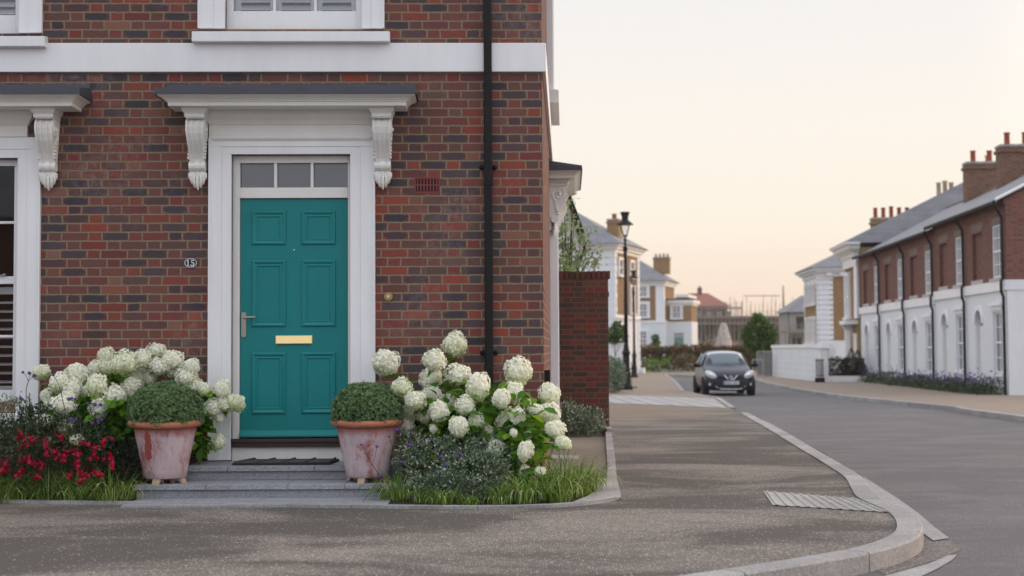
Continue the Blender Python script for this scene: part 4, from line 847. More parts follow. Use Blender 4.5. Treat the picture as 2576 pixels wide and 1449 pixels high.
pcl = pot(415, 1205, 1.3, 'weathered terracotta pot left of the door, broad red clay streak on its lime-stained side'); pcr = pot(924, 1205, 7.9, 'weathered terracotta pot right of the door, in front of the taller hydrangea')
def dome(c, rx, h, label, seed):
    t = thing('clipped_shrub', label, 'shrub', c); n = 2700; p = sphere_pts(n * 2)[:n + 420]; p = p + RS.normal(size=p.shape) * .03
    p[:, 2] = np.clip(p[:, 2], -.22, 2); rr = 1 + .05 * np.sin(p[:, 0] * 7 + seed) * np.cos(p[:, 1] * 6) + RS.uniform(-.07, .05, len(p))
    flat = np.sign(p[:, 2]) * np.abs(p[:, 2]) ** .85
    pos = np.stack([p[:, 0] * rx * rr, p[:, 1] * rx * rr, .055 + flat * h * rr], axis=1)
    tv = []; tf = []
    for q in range(7):
        a = q * 2.4; tl = .45 + .09 * q; c_, s_ = math.cos(a), math.sin(a); b = len(tv)
        for (x, y, z) in ((0, 0, 0), (.20, .5, .1), (0, 1, .18), (-.20, .5, .1)):
            yy = y * math.cos(tl); zz = y * math.sin(tl) + z * .2; tv.append((x * c_ - yy * s_, x * s_ + yy * c_, zz))
        tf.append((b, b + 1, b + 2, b + 3))
    nr = p + RS.normal(size=p.shape) * .35; v, f = scatter(tv, tf, pos, rots(nr), RS.uniform(.016, .027, len(p)))
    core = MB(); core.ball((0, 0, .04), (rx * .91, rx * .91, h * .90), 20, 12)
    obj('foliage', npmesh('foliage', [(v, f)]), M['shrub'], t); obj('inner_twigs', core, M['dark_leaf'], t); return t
dome(pcl + Vector((0, 0, .47)), .272, .245, 'clipped grey-green dome shrub growing in the left clay pot', 1.0); dome(pcr + Vector((0, 0, .47)), .263, .235, 'clipped brighter green dome shrub growing in the right clay pot', 4.0)
# ---------------------------------------------------------------- low shrubs in the beds
def low_shrub(name, label, cat, boxes_, mat, size, n, tm=SLEAF, sprigs=0, stem=None):
    """boxes_: ellipsoids (px,py,rx_px,ry_px,Y,depth)"""
    b0_ = boxes_[0]; g0 = G(b0_[0], b0_[1] + b0_[3]); g0 = Vector((at(b0_[0], b0_[1], b0_[4]).x, b0_[4], gz(b0_[4]))); t = thing(name, label, cat, g0); P = []; O = []
    tot = sum(b[2] * b[3] for b in boxes_)
    for (px, py, rx, ry, Y, dp) in boxes_:
        k = int(n * rx * ry / tot); s = sphere_pts(k) + RS.normal(size=(k, 3)) * .12; rad = RS.uniform(.55, 1.0, k) ** .5
        for q, r_ in zip(s, rad):
            w_ = at(px + q[0] * rx * r_, py - q[2] * ry * r_, Y + q[1] * dp * r_); w_.z = max(w_.z, gz(w_.y) + .02); P.append(tuple(w_ - g0)); O.append((q[0], q[1] - .2, abs(q[2]) + .3))
    st = MB()
    for _ in range(sprigs):
        b = random.choice(boxes_); px = b[0] + random.uniform(-.9, .9) * b[2]; top = at(px, b[1] - b[3] * random.uniform(.8, 1.25), b[4]); base = at(px + random.uniform(-8, 8), b[1] + b[3] * .5, b[4])
        st.tube([base - g0, top - g0], [.004, .002], 4)
        for k in range(9):
            w_ = base.lerp(top, .4 + .6 * k / 8)
            for s in (-1, 1): P.append(tuple(w_ - g0)); O.append((s * .8, random.uniform(-.8, .4), .5))
    v, f = leafcloud(np.array(P), np.array(O), size, tm, .0, .6, .5); obj('leaves', npmesh('leaves', [(v, f)]), mat, t)
    if st.v: obj('stems', st, M['bark'], t)
    return t
low_shrub('variegated_shrub', 'low grey-green variegated shrub in front of the right hydrangea', 'shrub', [(1185, 1195, 100, 62, 11.05, .28), (1085, 1165, 82, 62, 11.2, .25), (1235, 1150, 50, 45, 11.15, .2), (1040, 1130, 40, 45, 11.3, .2), (1150, 1130, 60, 40, 11.25, .2), (1120, 1225, 95, 38, 10.92, .14), (1205, 1235, 70, 30, 10.9, .12)], M['variegated'], .030, 9600, sprigs=26)
low_shrub('dark_shrub', 'dark small-leaved shrub in the gap left of the stone steps', 'shrub', [(310, 1180, 42, 68, 11.35, .25), (285, 1140, 40, 55, 11.45, .2)], M['dark_leaf'], .026, 3600, sprigs=6)
low_shrub('silver_shrub', 'small silvery shrub at the far left below the window sill', 'shrub', [(30, 1060, 55, 60, 11.5, .18), (-80, 1080, 90, 80, 11.4, .2)], M['variegated'], .028, 3000, sprigs=12)
fu = low_shrub('fuchsia_shrub', 'red flowering fuchsia bush with dark leaves at the far left', 'shrub', [(150, 1120, 130, 70, 11.25, .3), (30, 1130, 95, 75, 11.2, .3), (-120, 1130, 110, 80, 11.2, .3), (110, 1050, 60, 30, 11.35, .2), (240, 1090, 45, 35, 11.4, .2)], M['fuchsia_leaf'], .034, 8200, sprigs=30)
fm = MB()
for k in range(4):                       # four flared sepals over a hanging bell
    a = k * PI / 2 + .3; fm.add([(0, 0, 0), (.010 * math.cos(a + .6), .010 * math.sin(a + .6), -.012), (.024 * math.cos(a), .024 * math.sin(a), -.020), (.010 * math.cos(a - .6), .010 * math.sin(a - .6), -.012)], [(0, 1, 2, 3)])
fm.lathe([(.003, .016), (.005, .0), (.010, -.012), (.014, -.026), (.012, -.036)], (0, 0, 0), 7); fm.tube([(0, 0, .015), (.004, 0, .03)], .0015, 4)
fme = fm.mesh('flower'); fme.materials.append(M['fuchsia_flower'])
FS = [(80, 15, 1), (160, 808, 1), (230, 850, 1), (180, 880, 1), (330, 880, 1), (435, 850, 1), (345, 950, 2), (230, 1000, 2), (295, 1035, 1), (430, 940, 2), (440, 1000, 2), (485, 970, 1), (540, 930, 2), (555, 960, 1), (515, 1110, 1), (590, 1090, 3), (600, 1130, 2), (625, 870, 1), (680, 985, 2), (690, 1120, 2), (780, 880, 1), (790, 980, 3), (810, 1020, 1), (780, 1050, 1), (40, 1060, 3), (20, 1030, 2), (130, 1080, 2), (150, 1020, 1), (120, 1100, 1), (275, 1120, 1), (545, 1030, 1), (700, 905, 1), (625, 1140, 1), (10, 1090, 2)]
nf = 0
for zx, zy, cnt in FS[1:]:
    for _ in range(cnt + 1 + (zx > 100)):
        c = at(zx * .34725 + random.uniform(-11, 11), 805 + zy * .34725 + random.uniform(-10, 10), 10.98 + random.uniform(-.06, .10)); o = bpy.data.objects.new('flower', fme); C.objects.link(o); o.parent = fu; o.location = c - fu.location
        s = random.uniform(.8, 1.35); o.scale = (s, s, s); o.rotation_euler = (random.uniform(-1.1, 1.1), random.uniform(-1.1, 1.1), random.uniform(0, 6)); nf += 1
# ---------------------------------------------------------------- grasses
def blades(n, spread, h, wd=.005, curl=.5, seed=0):
    r_ = random.Random(seed); vs = []; fs = []
    for _ in range(n):
        a = r_.uniform(0, 2 * PI); rr = spread * r_.random() ** .6 * .35; x, y = rr * math.cos(a), rr * math.sin(a); da = a + r_.uniform(-.7, .7); L = h * r_.uniform(.55, 1.15); cu = curl * r_.uniform(.4, 1.7); el = R(90) - r_.uniform(.05, .45); b = len(vs); px, pz = 0.0, 0.0; w = wd * r_.uniform(.7, 1.3)
        sx, sy = -math.sin(da), math.cos(da)
        for k in range(6):
            ww = w * (1 - (k / 5) ** 2 * .92); cx, cy = x + px * math.cos(da), y + px * math.sin(da); vs += [(cx + sx * ww, cy + sy * ww, pz), (cx - sx * ww, cy - sy * ww, pz)]
            e_ = el - cu * (k / 5) ** 1.3 * 2.1; px += math.cos(e_) * L / 5; pz += math.sin(e_) * L / 5
        fs += [(b + 2 * k, b + 2 * k + 1, b + 2 * k + 3, b + 2 * k + 2) for k in range(5)]
    return np.array(vs), fs
gl = []
for i in range(34):                      # matted sedge along the left edging
    px = -180 + 490 * i / 33; g0 = G(px, 1266 - random.uniform(0, 30)); v, f = blades(62, .36, random.uniform(.24, .40), .0048, 1.2, i); gl.append((v + np.array(g0), f))
tag(obj('sedge_grass', npmesh('sedge_grass', gl), M['grass_blade']), 'mat of arching green grass along the front of the left flower bed', 'grass', kind='stuff')
tufts = [(1000, 1256, .30, 'green grass tuft beside the right end of the stone steps'), (1055, 1262, .17, 'small pale-edged grass tuft right of the steps, second along the kerb edging'), (1115, 1268, .17, 'grass tuft with arching cream blades below the middle of the variegated shrub'),
         (1180, 1270, .11, 'very short grass tuft under the lowest part of the variegated shrub'), (1255, 1266, .18, 'grass tuft just right of the variegated shrub'), (1315, 1263, .30, 'yellow-green grass tuft below the lowest hydrangea head'), (1370, 1255, .36, 'large bright grass tuft below the house corner'), (1420, 1246, .40, 'tallest bright green grass tuft near the rounded bed corner'), (1462, 1236, .36, 'bright green grass tuft at the tip of the right bed'), (1400, 1262, .22, 'low grass tuft at the kerb in front of the tall bright tufts')]
for k, (px, py, h, lb) in enumerate(tufts):
    v, f = blades(150 if h > .28 else 95, h * 1.35, h * 1.15, .0050, 1.2, 100 + k); tag(obj('grass_tuft', npmesh('grass_tuft', [(v, f)]), M['grass_blade'], loc=G(px, py + 5) + Vector((0, .02, .01))), lb, 'grass', 'grass tufts in the right flower bed')
# ---------------------------------------------------------------- verbena: wiry stems with small purple heads
vh = MB()
for q in sphere_pts(40):
    if q[2] > -.35:
        c = Vector(q) * .014; n_ = Vector(q); a = n_.orthogonal().normalized() * .0055; b = n_.cross(a); vh.add([c + a, c + b, c - a, c - b], [(0, 1, 2, 3)])
vh.ball((0, 0, -.001), .010, 7, 5); vhm = vh.mesh('flower_head'); vhm.materials.append(M['verbena'])
def verbena(base, joints, heads, Y, label):
    """base/joints px points; heads: (px,py,from joint index)"""
    b = at(*base, Y); t = thing('verbena_plant', label, 'flower', b); m = MB(); J = [at(x, y, Y) - b for x, y in [base] + joints]
    m.tube(J, .0032, 5)
    for x, y, k in heads:
        e_ = at(x, y, Y - .02) - b; s = J[k]; m.tube([s, s.lerp(e_, .5) + Vector((.006, 0, .01)), e_], .0022, 4)
        o = bpy.data.objects.new('flower_head', vhm); C.objects.link(o); o.parent = t; o.location = e_; sc = random.uniform(.75, 1.2); o.scale = (sc, sc, sc); o.rotation_euler = (random.uniform(-.4, .4), random.uniform(-.4, .4), 0)
    obj('stems', m, M['verbena_stem'], t); return t
def q4(x, y): return (x * .34725, 805 + y * .34725)
def q6(x, y): return (805 + x * .34727, 805 + y * .34727)
verbena((67, 1085), [q4(188, 600), q4(190, 500), q4(205, 445)], [(*q4(165, 380), 3), (*q4(212, 386), 3), (*q4(250, 404), 3), (*q4(150, 570), 1)], 10.95, 'verbena with four purple heads in front of the left window frame')
verbena((172, 1100), [q4(480, 690), q4(440, 520)], [(*q4(385, 400), 2)], 10.95, 'verbena with a single purple head on a long leaning stem over the left hydrangea')
verbena((205, 1110), [q4(575, 690), q4(545, 610)], [(*q4(520, 568), 2), (*q4(500, 575), 2), (*q4(545, 572), 2), (*q4(515, 722), 1), (*q4(552, 725), 1)], 10.93, 'verbena with a cluster of purple heads in the middle of the left hydrangea')
verbena((250, 1110), [q4(690, 760), q4(660, 680)], [(*q4(633, 605), 2), (*q4(688, 615), 2), (*q4(727, 615), 2), (*q4(665, 748), 1), (*q4(712, 735), 1), (*q4(735, 725), 1), (*q4(160, 765), 1)][:6], 10.93, 'verbena with purple heads beside the dome shrub of the left pot')
verbena(q6(530, 1180), [q6(535, 1000), q6(540, 830)], [(*q6(553, 795), 2), (*q6(500, 845), 1), (*q6(585, 1032), 0), (*q6(670, 1195), 0)], 10.95, 'verbena with purple heads rising against the right pot')
verbena(q6(440, 1140), [q6(380, 1050), q6(330, 960)], [(*q6(298, 905), 2), (*q6(412, 918), 1), (*q6(430, 1130), 0), (*q6(295, 1342), 0)], 10.75, 'verbena leaning left across the right pot, one head hanging to the slab')
verbena(q6(760, 1150), [q6(790, 1000), q6(800, 900)], [(*q6(802, 865), 2), (*q6(648, 908), 1), (*q6(875, 992), 1), (*q6(912, 1050), 1), (*q6(845, 1110), 0)], 10.72, 'verbena with purple heads above the variegated shrub')
verbena(q6(960, 1150), [q6(990, 1050)], [(*q6(1008, 968), 1), (*q6(845, 1200), 0), (*q6(678, 1280), 0)], 10.74, 'short verbena with three purple heads among the variegated leaves')
# ================================================================ THE STREET
M['quoin'] = painted('painted_stucco', (.74, .76, .80), .7); M['gold'] = plain('lamp_glass_warm', (.55, .53, .48), .2, .1, 5)
GB = Vector((0, 0, 0))
# ---------------------------------------------------------------- garden wall beside the path
wl0 = G(1533, 1094); wY = wl0.y; xl = at(1390, 900, wY).x - .5; ztop = at(1500, 682, wY).z
gw_ = thing('garden_wall', 'tall red brick garden wall with a brick-on-edge coping right of the house corner', 'wall', (wl0.x, wY, gz(wY)))
H_ = ztop - gz(wY); m = MB(); W_ = wl0.x - xl
m.box(-W_, 0, 0, .33, 0, H_ - .105); obj('wall', m, M['brick_end'], gw_)
m = MB()
rr_ = random.Random(3); x = -W_
while x < .0:
    m.box(x + .004, min(x + .071, .03), -.008 + rr_.uniform(-.003, .003), .338, H_ - .105, H_ + rr_.uniform(-.004, .004)); x += .075
M['coping'] = brick('coping_brick', [(0, (.16, .035, .03)), (.5, (.10, .045, .035)), (1, (.19, .05, .035))], ((.04, .035, .025, 1), (.07, .05, .03, 1)), (.13, .09, .06, 1), u=.225, h=.3)
obj('coping', m, M['coping'], gw_, bevel=.006)
m = MB(); m.box(-.22, .012, -.012, .34, H_ - .36, H_ - .30); obj('string_brick', m, M['brick_end'], gw_)
low_shrub('variegated_shrub', 'silvery variegated shrub at the foot of the garden wall', 'shrub', [(1452, 1060, 50, 36, wY - .45, .3), (1490, 1065, 32, 34, wY - .5, .25), (1425, 1052, 30, 40, wY - .4, .2)], M['variegated'], .045, 2600, sprigs=12)
m = MB(); m.box(-.05, .05, -.3, .3, 0, .12); tag(obj('kerb_stub', m, M['kerb'], loc=G(1528, 1094) + Vector((0, -.25, 0)), bevel=.008), 'short upright edging stone at the right foot of the garden wall', 'kerb stone')
# ---------------------------------------------------------------- trees
def crown(pts, size, mat, name='crown', tm=LEAF, parent=None, off=Vector((0, 0, 0))):
    P, O = pts; v, f = leafcloud(np.array(P), np.array(O), size, tm, .2, .5, .8); return obj(name, npmesh(name, [(v, f)]), mat, parent)
def clumps(cl, n, off):
    """cl: list of (centre Vector, radius) -> leaf positions inside lumpy clumps"""
    P = []; O = []; tot = sum(r ** 2 for c, r in cl)
    for c, r in cl:
        k = int(n * r * r / tot); s = sphere_pts(max(k, 4)) + RS.normal(size=(max(k, 4), 3)) * .2; q = RS.uniform(.3, 1.05, len(s)) ** .6
        for a, b in zip(s, q): P.append((c.x - off.x + a[0] * r * b, c.y - off.y + a[1] * r * b, c.z - off.z + a[2] * r * b)); O.append(tuple(a))
    return P, O
# pale tree behind the wall
b = Vector((at(1425, 600, 22).x, 22.0, gz(22))); tr = thing('pale_tree', 'pale green airy young tree rising behind the garden wall', 'tree', b)
m = MB(); cl = []
top = at(1440, 520, 22)
m.tube([Vector((0, 0, 0)), Vector((0, 0, 1.5)), top - b], [.05, .035, .012], 7)
for px, py, r in [(1420, 520, .10), (1440, 500, .07), (1412, 560, .16), (1445, 555, .09), (1430, 600, .22), (1465, 590, .10), (1415, 640, .22), (1450, 640, .18), (1480, 615, .08), (1500, 625, .09), (1470, 655, .12), (1490, 660, .09), (1400, 600, .2), (1488, 575, .06), (1510, 640, .05), (1395, 680, .3), (1440, 690, .25)]:
    c = at(px, py, 22 + random.uniform(-.4, .4)); cl.append((c, r)); q = Vector((0, 0, random.uniform(1.2, 2.2))); m.tube([q, q.lerp(c - b, .6) + Vector((0, 0, .06)), c - b], [.016, .010, .004], 5)
obj('trunk', m, M['bark'], tr); crown(clumps(cl, 1150, b), .07, M['pale_leaf'], parent=tr)
def tree(px, pyb, Y, crown_px, label, cat='tree', mat='tree_leaf', n=2600, size=.16, name='street_tree', trunk=.06):
    b = Vector((at(px, pyb, Y).x, Y, gz(Y))); t = thing(name, label, cat, b); m = MB(); cl = []
    zt = max(at(x, y, Y).z for x, y, r in crown_px); tp = Vector((0, 0, (zt - b.z) * .85)); m.tube([Vector((0, 0, 0)), tp * .5, tp], [trunk, trunk * .75, trunk * .3], 8)
    for x, y, r in crown_px:
        c = at(x, y, Y) + Vector((0, random.uniform(-1, 1) * r / FP * Y, 0)); R_ = r / FP * Y; cl.append((c, R_)); q = tp * random.uniform(.45, .8); m.tube([q, q.lerp(c - b, .6), c - b], [trunk * .4, trunk * .25, trunk * .1], 5)
    obj('trunk', m, M['bark'], t); crown(clumps(cl, n, b), size, M[mat], parent=t); return t
tree(1908, 948, 84, [(1908, 815, 18), (1890, 835, 18), (1925, 835, 20), (1905, 850, 22), (1885, 858, 14), (1935, 858, 12), (1900, 870, 16), (1925, 870, 14), (1880, 845, 10), (1908, 800, 9), (1940, 845, 8)], 'small round-headed green tree beyond the site fence near the middle of the street', n=3600, size=.26)
tree(1548, 930, 66, [(1552, 818, 9), (1540, 835, 11), (1560, 838, 9), (1548, 852, 12), (1570, 850, 6), (1535, 850, 9), (1565, 825, 5)], 'thin small green tree in front of the white base of the tall left villa', n=900, size=.15, name='young_tree', trunk=.03)
tree(1649, 900, 125, [(1648, 850, 5), (1652, 862, 5), (1646, 870, 6)], 'slim young tree in front of the yellow brick villa behind the hedge', n=300, size=.28, name='young_tree', trunk=.05)
# ---------------------------------------------------------------- generic building pieces in a local frame
def lbox(par, name, x0, x1, y0, y1, z0, z1, mat): m = MB(); m.box(x0, x1, y0, y1, z0, z1); return obj(name, m, M[mat], par)
def hip(par, x0, x1, y0, y1, z, rise, ov, mat='slate', inset=None, name='roof'):
    m = MB(); x0 -= ov; x1 += ov; y0 -= ov; y1 += ov; ym = (y0 + y1) / 2; xm = (x0 + x1) / 2
    if (x1 - x0) >= (y1 - y0): i = (y1 - y0) / 2 if inset is None else inset; r = [(x0 + i, ym, z + rise), (x1 - i, ym, z + rise)]; fs = [(0, 1, 5, 4), (1, 2, 5), (2, 3, 4, 5), (3, 0, 4), (0, 3, 2, 1)]
    else: i = (x1 - x0) / 2 if inset is None else inset; r = [(xm, y0 + i, z + rise), (xm, y1 - i, z + rise)]; fs = [(0, 1, 4), (1, 2, 5, 4), (2, 3, 5), (3, 0, 4, 5), (0, 3, 2, 1)]
    m.add([(x0, y0, z), (x1, y0, z), (x1, y1, z), (x0, y1, z)] + r, fs); return obj(name, m, M[mat], par)
def window(par, Mx, x0, x1, z0, z1, y=0.0, surround=.12, proud=.06, bars=2, glass='glass', frame='white_sash', dz=.0, nm='window', surr_mat='white'):
    """sash window set in front plane y: surround, frame and pane"""
    if surround: y -= .10; proud = .03
    if surround:
        m = MB(Mx); s = surround; p = proud
        m.box(x0 - s, x0, y - p, y + .12, z0, z1); m.box(x1, x1 + s, y - p, y + .12, z0, z1); m.box(x0 - s, x1 + s, y - p - .002, y + .12, z1, z1 + s); m.box(x0 - s - .06, x1 + s + .06, y - p - .08, y + .12, z0 - .12, z0)
        w_ = obj(nm, m, M[surr_mat], par)
    else:
        m = MB(Mx); m.box(x0 - .08, x1 + .08, y - .08, y + .12, z0 - .10, z0); w_ = obj('window_sill', m, M[surr_mat], par)
    m = MB(Mx); f = .06; yy = y + .03; zm = (z0 + z1) / 2
    m.box(x0, x0 + f, yy, yy + .06, z0, z1); m.box(x1 - f, x1, yy, yy + .06, z0, z1); m.box(x0 + f, x1 - f, yy, yy + .06, z0, z0 + f); m.box(x0 + f, x1 - f, yy, yy + .06, z1 - f, z1); m.box(x0 + f, x1 - f, yy, yy + .06, zm - .03, zm + .03)
    for i in range(1, bars + 1): xx = x0 + (x1 - x0) * i / (bars + 1); m.box(xx - .014, xx + .014, yy + .01, yy + .05, z0 + f, z1 - f)
    if bars: 
        for q in (.25, .75): zz = z0 + (z1 - z0) * q; m.box(x0 + f, x1 - f, yy + .011, yy + .049, zz - .013, zz + .013)
    obj('frame', m, M[frame], w_); m = MB(Mx); m.box(x0 + f, x1 - f, yy + .04, yy + .045, z0 + f, z1 - f); obj('pane', m, M[glass], w_); return w_
def pots_(par, mb_mat, spots, r, h, name='chimney_pot'):
    for (x, y, z, hh) in spots:
        m = MB(); m.lathe([(r * 1.1, 0), (r, .05), (r * .92, hh * .85), (r * 1.12, hh * .9), (r * 1.1, hh), (r * .8, hh)], (x, y, z), 10); obj(name, m, M[mb_mat], par, smooth=True)
def stack(par, x0, x1, y0, y1, z0, z1, mat, pots, pmat, r=.13, ph=.7, cap='concrete', px=None):
    c = lbox(par, 'chimney', x0, x1, y0, y1, z0, z1, mat); m = MB(); m.box(x0 - .06, x1 + .06, y0 - .06, y1 + .06, z1 - .22, z1 - .10); obj('corbel', m, M[mat], c)
    m = MB(); m.box(x0 - .03, x1 + .03, y0 - .03, y1 + .03, z1, z1 + .09); obj('cap', m, M[cap], c)
    long_y = (y1 - y0) > (x1 - x0)
    for i in range(pots):
        f = (i + .5) / pots; x, y = ((x0 + x1) / 2, y0 + (y1 - y0) * f) if long_y else (x0 + (x1 - x0) * f, (y0 + y1) / 2); pots_(c, pmat, [(x, y, z1 + .09, ph * (1.12 if i == pots // 2 and pots > 2 else 1))], r, ph)
    return c
# ---------------------------------------------------------------- right hand terrace, five houses
SLOPE = .0645
def rowX(Y): return 11.92 + SLOPE * Y
def rowY(px):
    t = (px - 1288) / FP; return 11.92 / (t - SLOPE)
RZ = math.atan2(-1, -SLOPE)              # local x runs towards the camera, local y away from the street
k_ = math.sqrt(1 + SLOPE ** 2)
cuts = [rowY(2165), rowY(2217), rowY(2280), rowY(2353), rowY(2433), rowY(2534)]
names = ['farthest terrace house with white ground floor, beside the pedimented yellow brick house', 'fourth terrace house from the camera, white below red brick', 'middle terrace house of the right row, its eaves one step lower than the next nearer',
         'second terrace house of the right row, arched door left of its tall sash windows', 'nearest terrace house on the right, its brick gable end turned to the camera']
gz0 = gz(46) - .02
def terrace(i):
    y0, y1 = cuts[i], cuts[i + 1]; W = (y0 - y1) * k_; near = i == 4; zb = gz0 + (.10 if i >= 3 else -.04)
    t = thing('terrace_house', names[i], 'house', (rowX(y0), y0, zb), RZ, 'terrace houses in the row on the right')
    E = 5.76; B0, B1 = 3.06, 3.36; D = 8.0; W_ = W
    aw = (.22 * W, .40 * W); gwn = (.66 * W, .86 * W); uw_ = (.68 * W, .87 * W); bw = (.17 * W, .42 * W)
    za = 2.55; r_ = (aw[1] - aw[0]) / 2
    # ground floor render with arched doorway
    m = MB(); m.wall(0, W_, -.6, B0, [(aw[0], aw[1], -.01, za), (gwn[0], gwn[1], .58, 2.44)], 0, .18)
    gf = obj('render', m, M['render'], t)
    n_ = 12; xc = (aw[0] + aw[1]) / 2; m = MB()
    # arched head: recess disc and raised hood moulding
    arc = [(xc + r_ * math.cos(PI * k / n_), za - r_ + r_ * math.sin(PI * k / n_)) for k in range(n_ + 1)]
    m = MB(); arc2 = [(xc + (r_ + .14) * math.cos(PI * k / n_), za - r_ + (r_ + .14) * math.sin(PI * k / n_)) for k in range(n_ + 1)]
    for k in range(n_):
        a, b_, c, d = arc[k], arc[k + 1], arc2[k + 1], arc2[k]
        m.add([(a[0], -.045, a[1]), (b_[0], -.045, b_[1]), (c[0], -.045, c[1]), (d[0], -.045, d[1]), (a[0], .0, a[1]), (b_[0], .0, b_[1]), (c[0], .0, c[1]), (d[0], .0, d[1])], [(0, 1, 2, 3), (3, 2, 6, 7), (1, 0, 4, 5)])
    obj('arch_moulding', m, M['white'], t)
    m = MB(); h6 = n_ // 2; m.prism([(aw[1], za + .001), (aw[1], za - r_)] + arc[1:h6 + 1], .001, .17, 'y'); m.prism([(aw[0], za - r_), (aw[0], za + .001)] + arc[h6:-1], .001, .17, 'y'); obj('arch_spandrels', m, M['render'], gf)
    dm = MB(); dm.box(aw[0] + .02, aw[1] - .12, .12, .18, 0, 2.05); d_ = obj('door', dm, M['cream'], t); dm = MB(); dm.box(aw[1] - .12, aw[1], .08, .18, 0, 2.05); obj('door_jamb', dm, M['stone_dark'], t); dm = MB(); dm.box(aw[0] + .001, aw[1] - .001, .171, .185, 2.05, za); obj('fanlight', dm, M['glass'], t)
    dm = MB(); dm.ball((aw[1] - .2, .10, 1.0), .03); obj('door_knob', dm, M['brass'], d_)
    # ground window with label mould
    window(t, None, gwn[0], gwn[1], .58, 2.44, y=.03, surround=0, bars=1)
    m = MB(); m.box(gwn[0] - .18, gwn[1] + .18, -.09, 0, 2.62, 2.72); m.box(gwn[0] - .10, gwn[1] + .10, -.03, 0, 2.50, 2.62); obj('window_hood', m, M['white'], t)
    lbox(t, 'string_course', -.0, W_, -.07, 0, B0, B1, 'white')
    # brick first floor with a blind recess and a tall sash
    m = MB(); m.wall(0, W_, B1, E, [(bw[0], bw[1], B1 + .14, 5.0), (uw_[0], uw_[1], B1 + .10, 5.08)], 0, .11); m.quad((bw[0], .11, B1 + .1), (bw[1], .11, B1 + .1), (bw[1], .11, 5.0), (bw[0], .11, 5.0)); obj('brick_wall', m, M['brick_row'], t)
    window(t, None, uw_[0], uw_[1], B1 + .10, 5.08, y=-.015, surround=0, bars=2, surr_mat='stone_pale')
    m = MB(); m.box(bw[0] - .1, bw[1] + .1, -.03, .1, B1 + .01, B1 + .14); obj('blind_sill', m, M['stone_pale'], t)
    for a_, b2 in (bw, uw_):
        m = MB(); m.prism([(a_ - .14, 5.30), (a_ + .0, 5.06), (b2 - .0, 5.06), (b2 + .14, 5.30)], -.004, .0, 'y'); obj('lintel', m, M['stone_dark'], t)
    m = MB(); m.box(0, W_, -.05, 0, E - .16, E); obj('eaves_course', m, M['brick_row'], t)
    if near:
        m = MB(); m.prism([(0, B1), (D, B1), (D, E), (D / 2, E + 2.1), (0, E)], W_, W_ + .001, 'x'); obj('gable_wall', m, M['brick_row'], t)
        m = MB(); m.box(W_, W_ + .03, -.0, D, -.6, B1 - .003); m.box(W_ + .03, W_ + .06, -.07, D, B0, B1 + .002); obj('render_end', m, M['render'], t)
        m = MB(); m.tube([(W_ + .08, -.3, E - .02), (W_ + .08, D / 2, E + 2.15)], .05, 6); obj('verge', m, M['white'], t)
    if i == 0: m = MB(); m.prism([(0, -.5), (D, -.5), (D, E), (D / 2, E + 2.1), (0, E)], -.001, 0, 'x'); obj('gable_wall', m, M['brick_row'], t)
    # roof
    m = MB(); o_ = .28; sl = 2.1 / (D / 2); ee = W_ + (.12 if near else 0)
    m.add([(-.0 - (.1 if i == 0 else 0), -o_, E - o_ * sl + .08), (ee, -o_, E - o_ * sl + .08), (ee, D / 2, E + 2.18), (-.0 - (.1 if i == 0 else 0), D / 2, E + 2.18), (0, D + o_, E - o_ * sl + .08), (ee, D + o_, E - o_ * sl + .08)] + [(-.0 - (.1 if i == 0 else 0), -o_, E - o_ * sl), (ee, -o_, E - o_ * sl), (ee, 0, E), (0, 0, E)],
          [(0, 1, 2, 3), (3, 2, 5, 4), (0, 6, 7, 1), (6, 9, 8, 7)])
    r__ = obj('roof', m, M['slate'], t)
    m = MB(); m.tube([(0, D / 2, E + 2.2), (ee, D / 2, E + 2.2)], .07, 6); obj('ridge_tiles', m, M['stone_dark'], r__)
    m = MB(); m.tube([(0, -o_ - .04, E - .10), (W_, -o_ - .04, E - .10)], .065, 6); gt = obj('gutter', m, M['black'], t)
    m = MB(); xd = W_ - .06; m.tube([(xd, -o_ - .02, E - .12), (xd, -o_ + .02, E - .25), (xd, -.10, E - .55), (xd, -.09, B1 + .05), (xd, -.15, B1 - .04), (xd, -.15, B0 - .05), (xd, -.09, B0 - .2), (xd, -.09, -.1)], .045, 8); obj('downpipe', m, M['black'], t)
    m = MB()
    for zz in (.9, 1.9, B0 - .35, 4.4): m.box(xd - .08, xd + .08, -.12, 0, zz, zz + .05)
    if 0 < i < 4:
        stack(t, .9, 1.65, D / 2 - .68, D / 2 + .68, E + 1.2, E + 3.42, 'brick_chim', 2, 'pot_red', .11, .5)
    return t
for i in range(5): terrace(i)
st0 = None
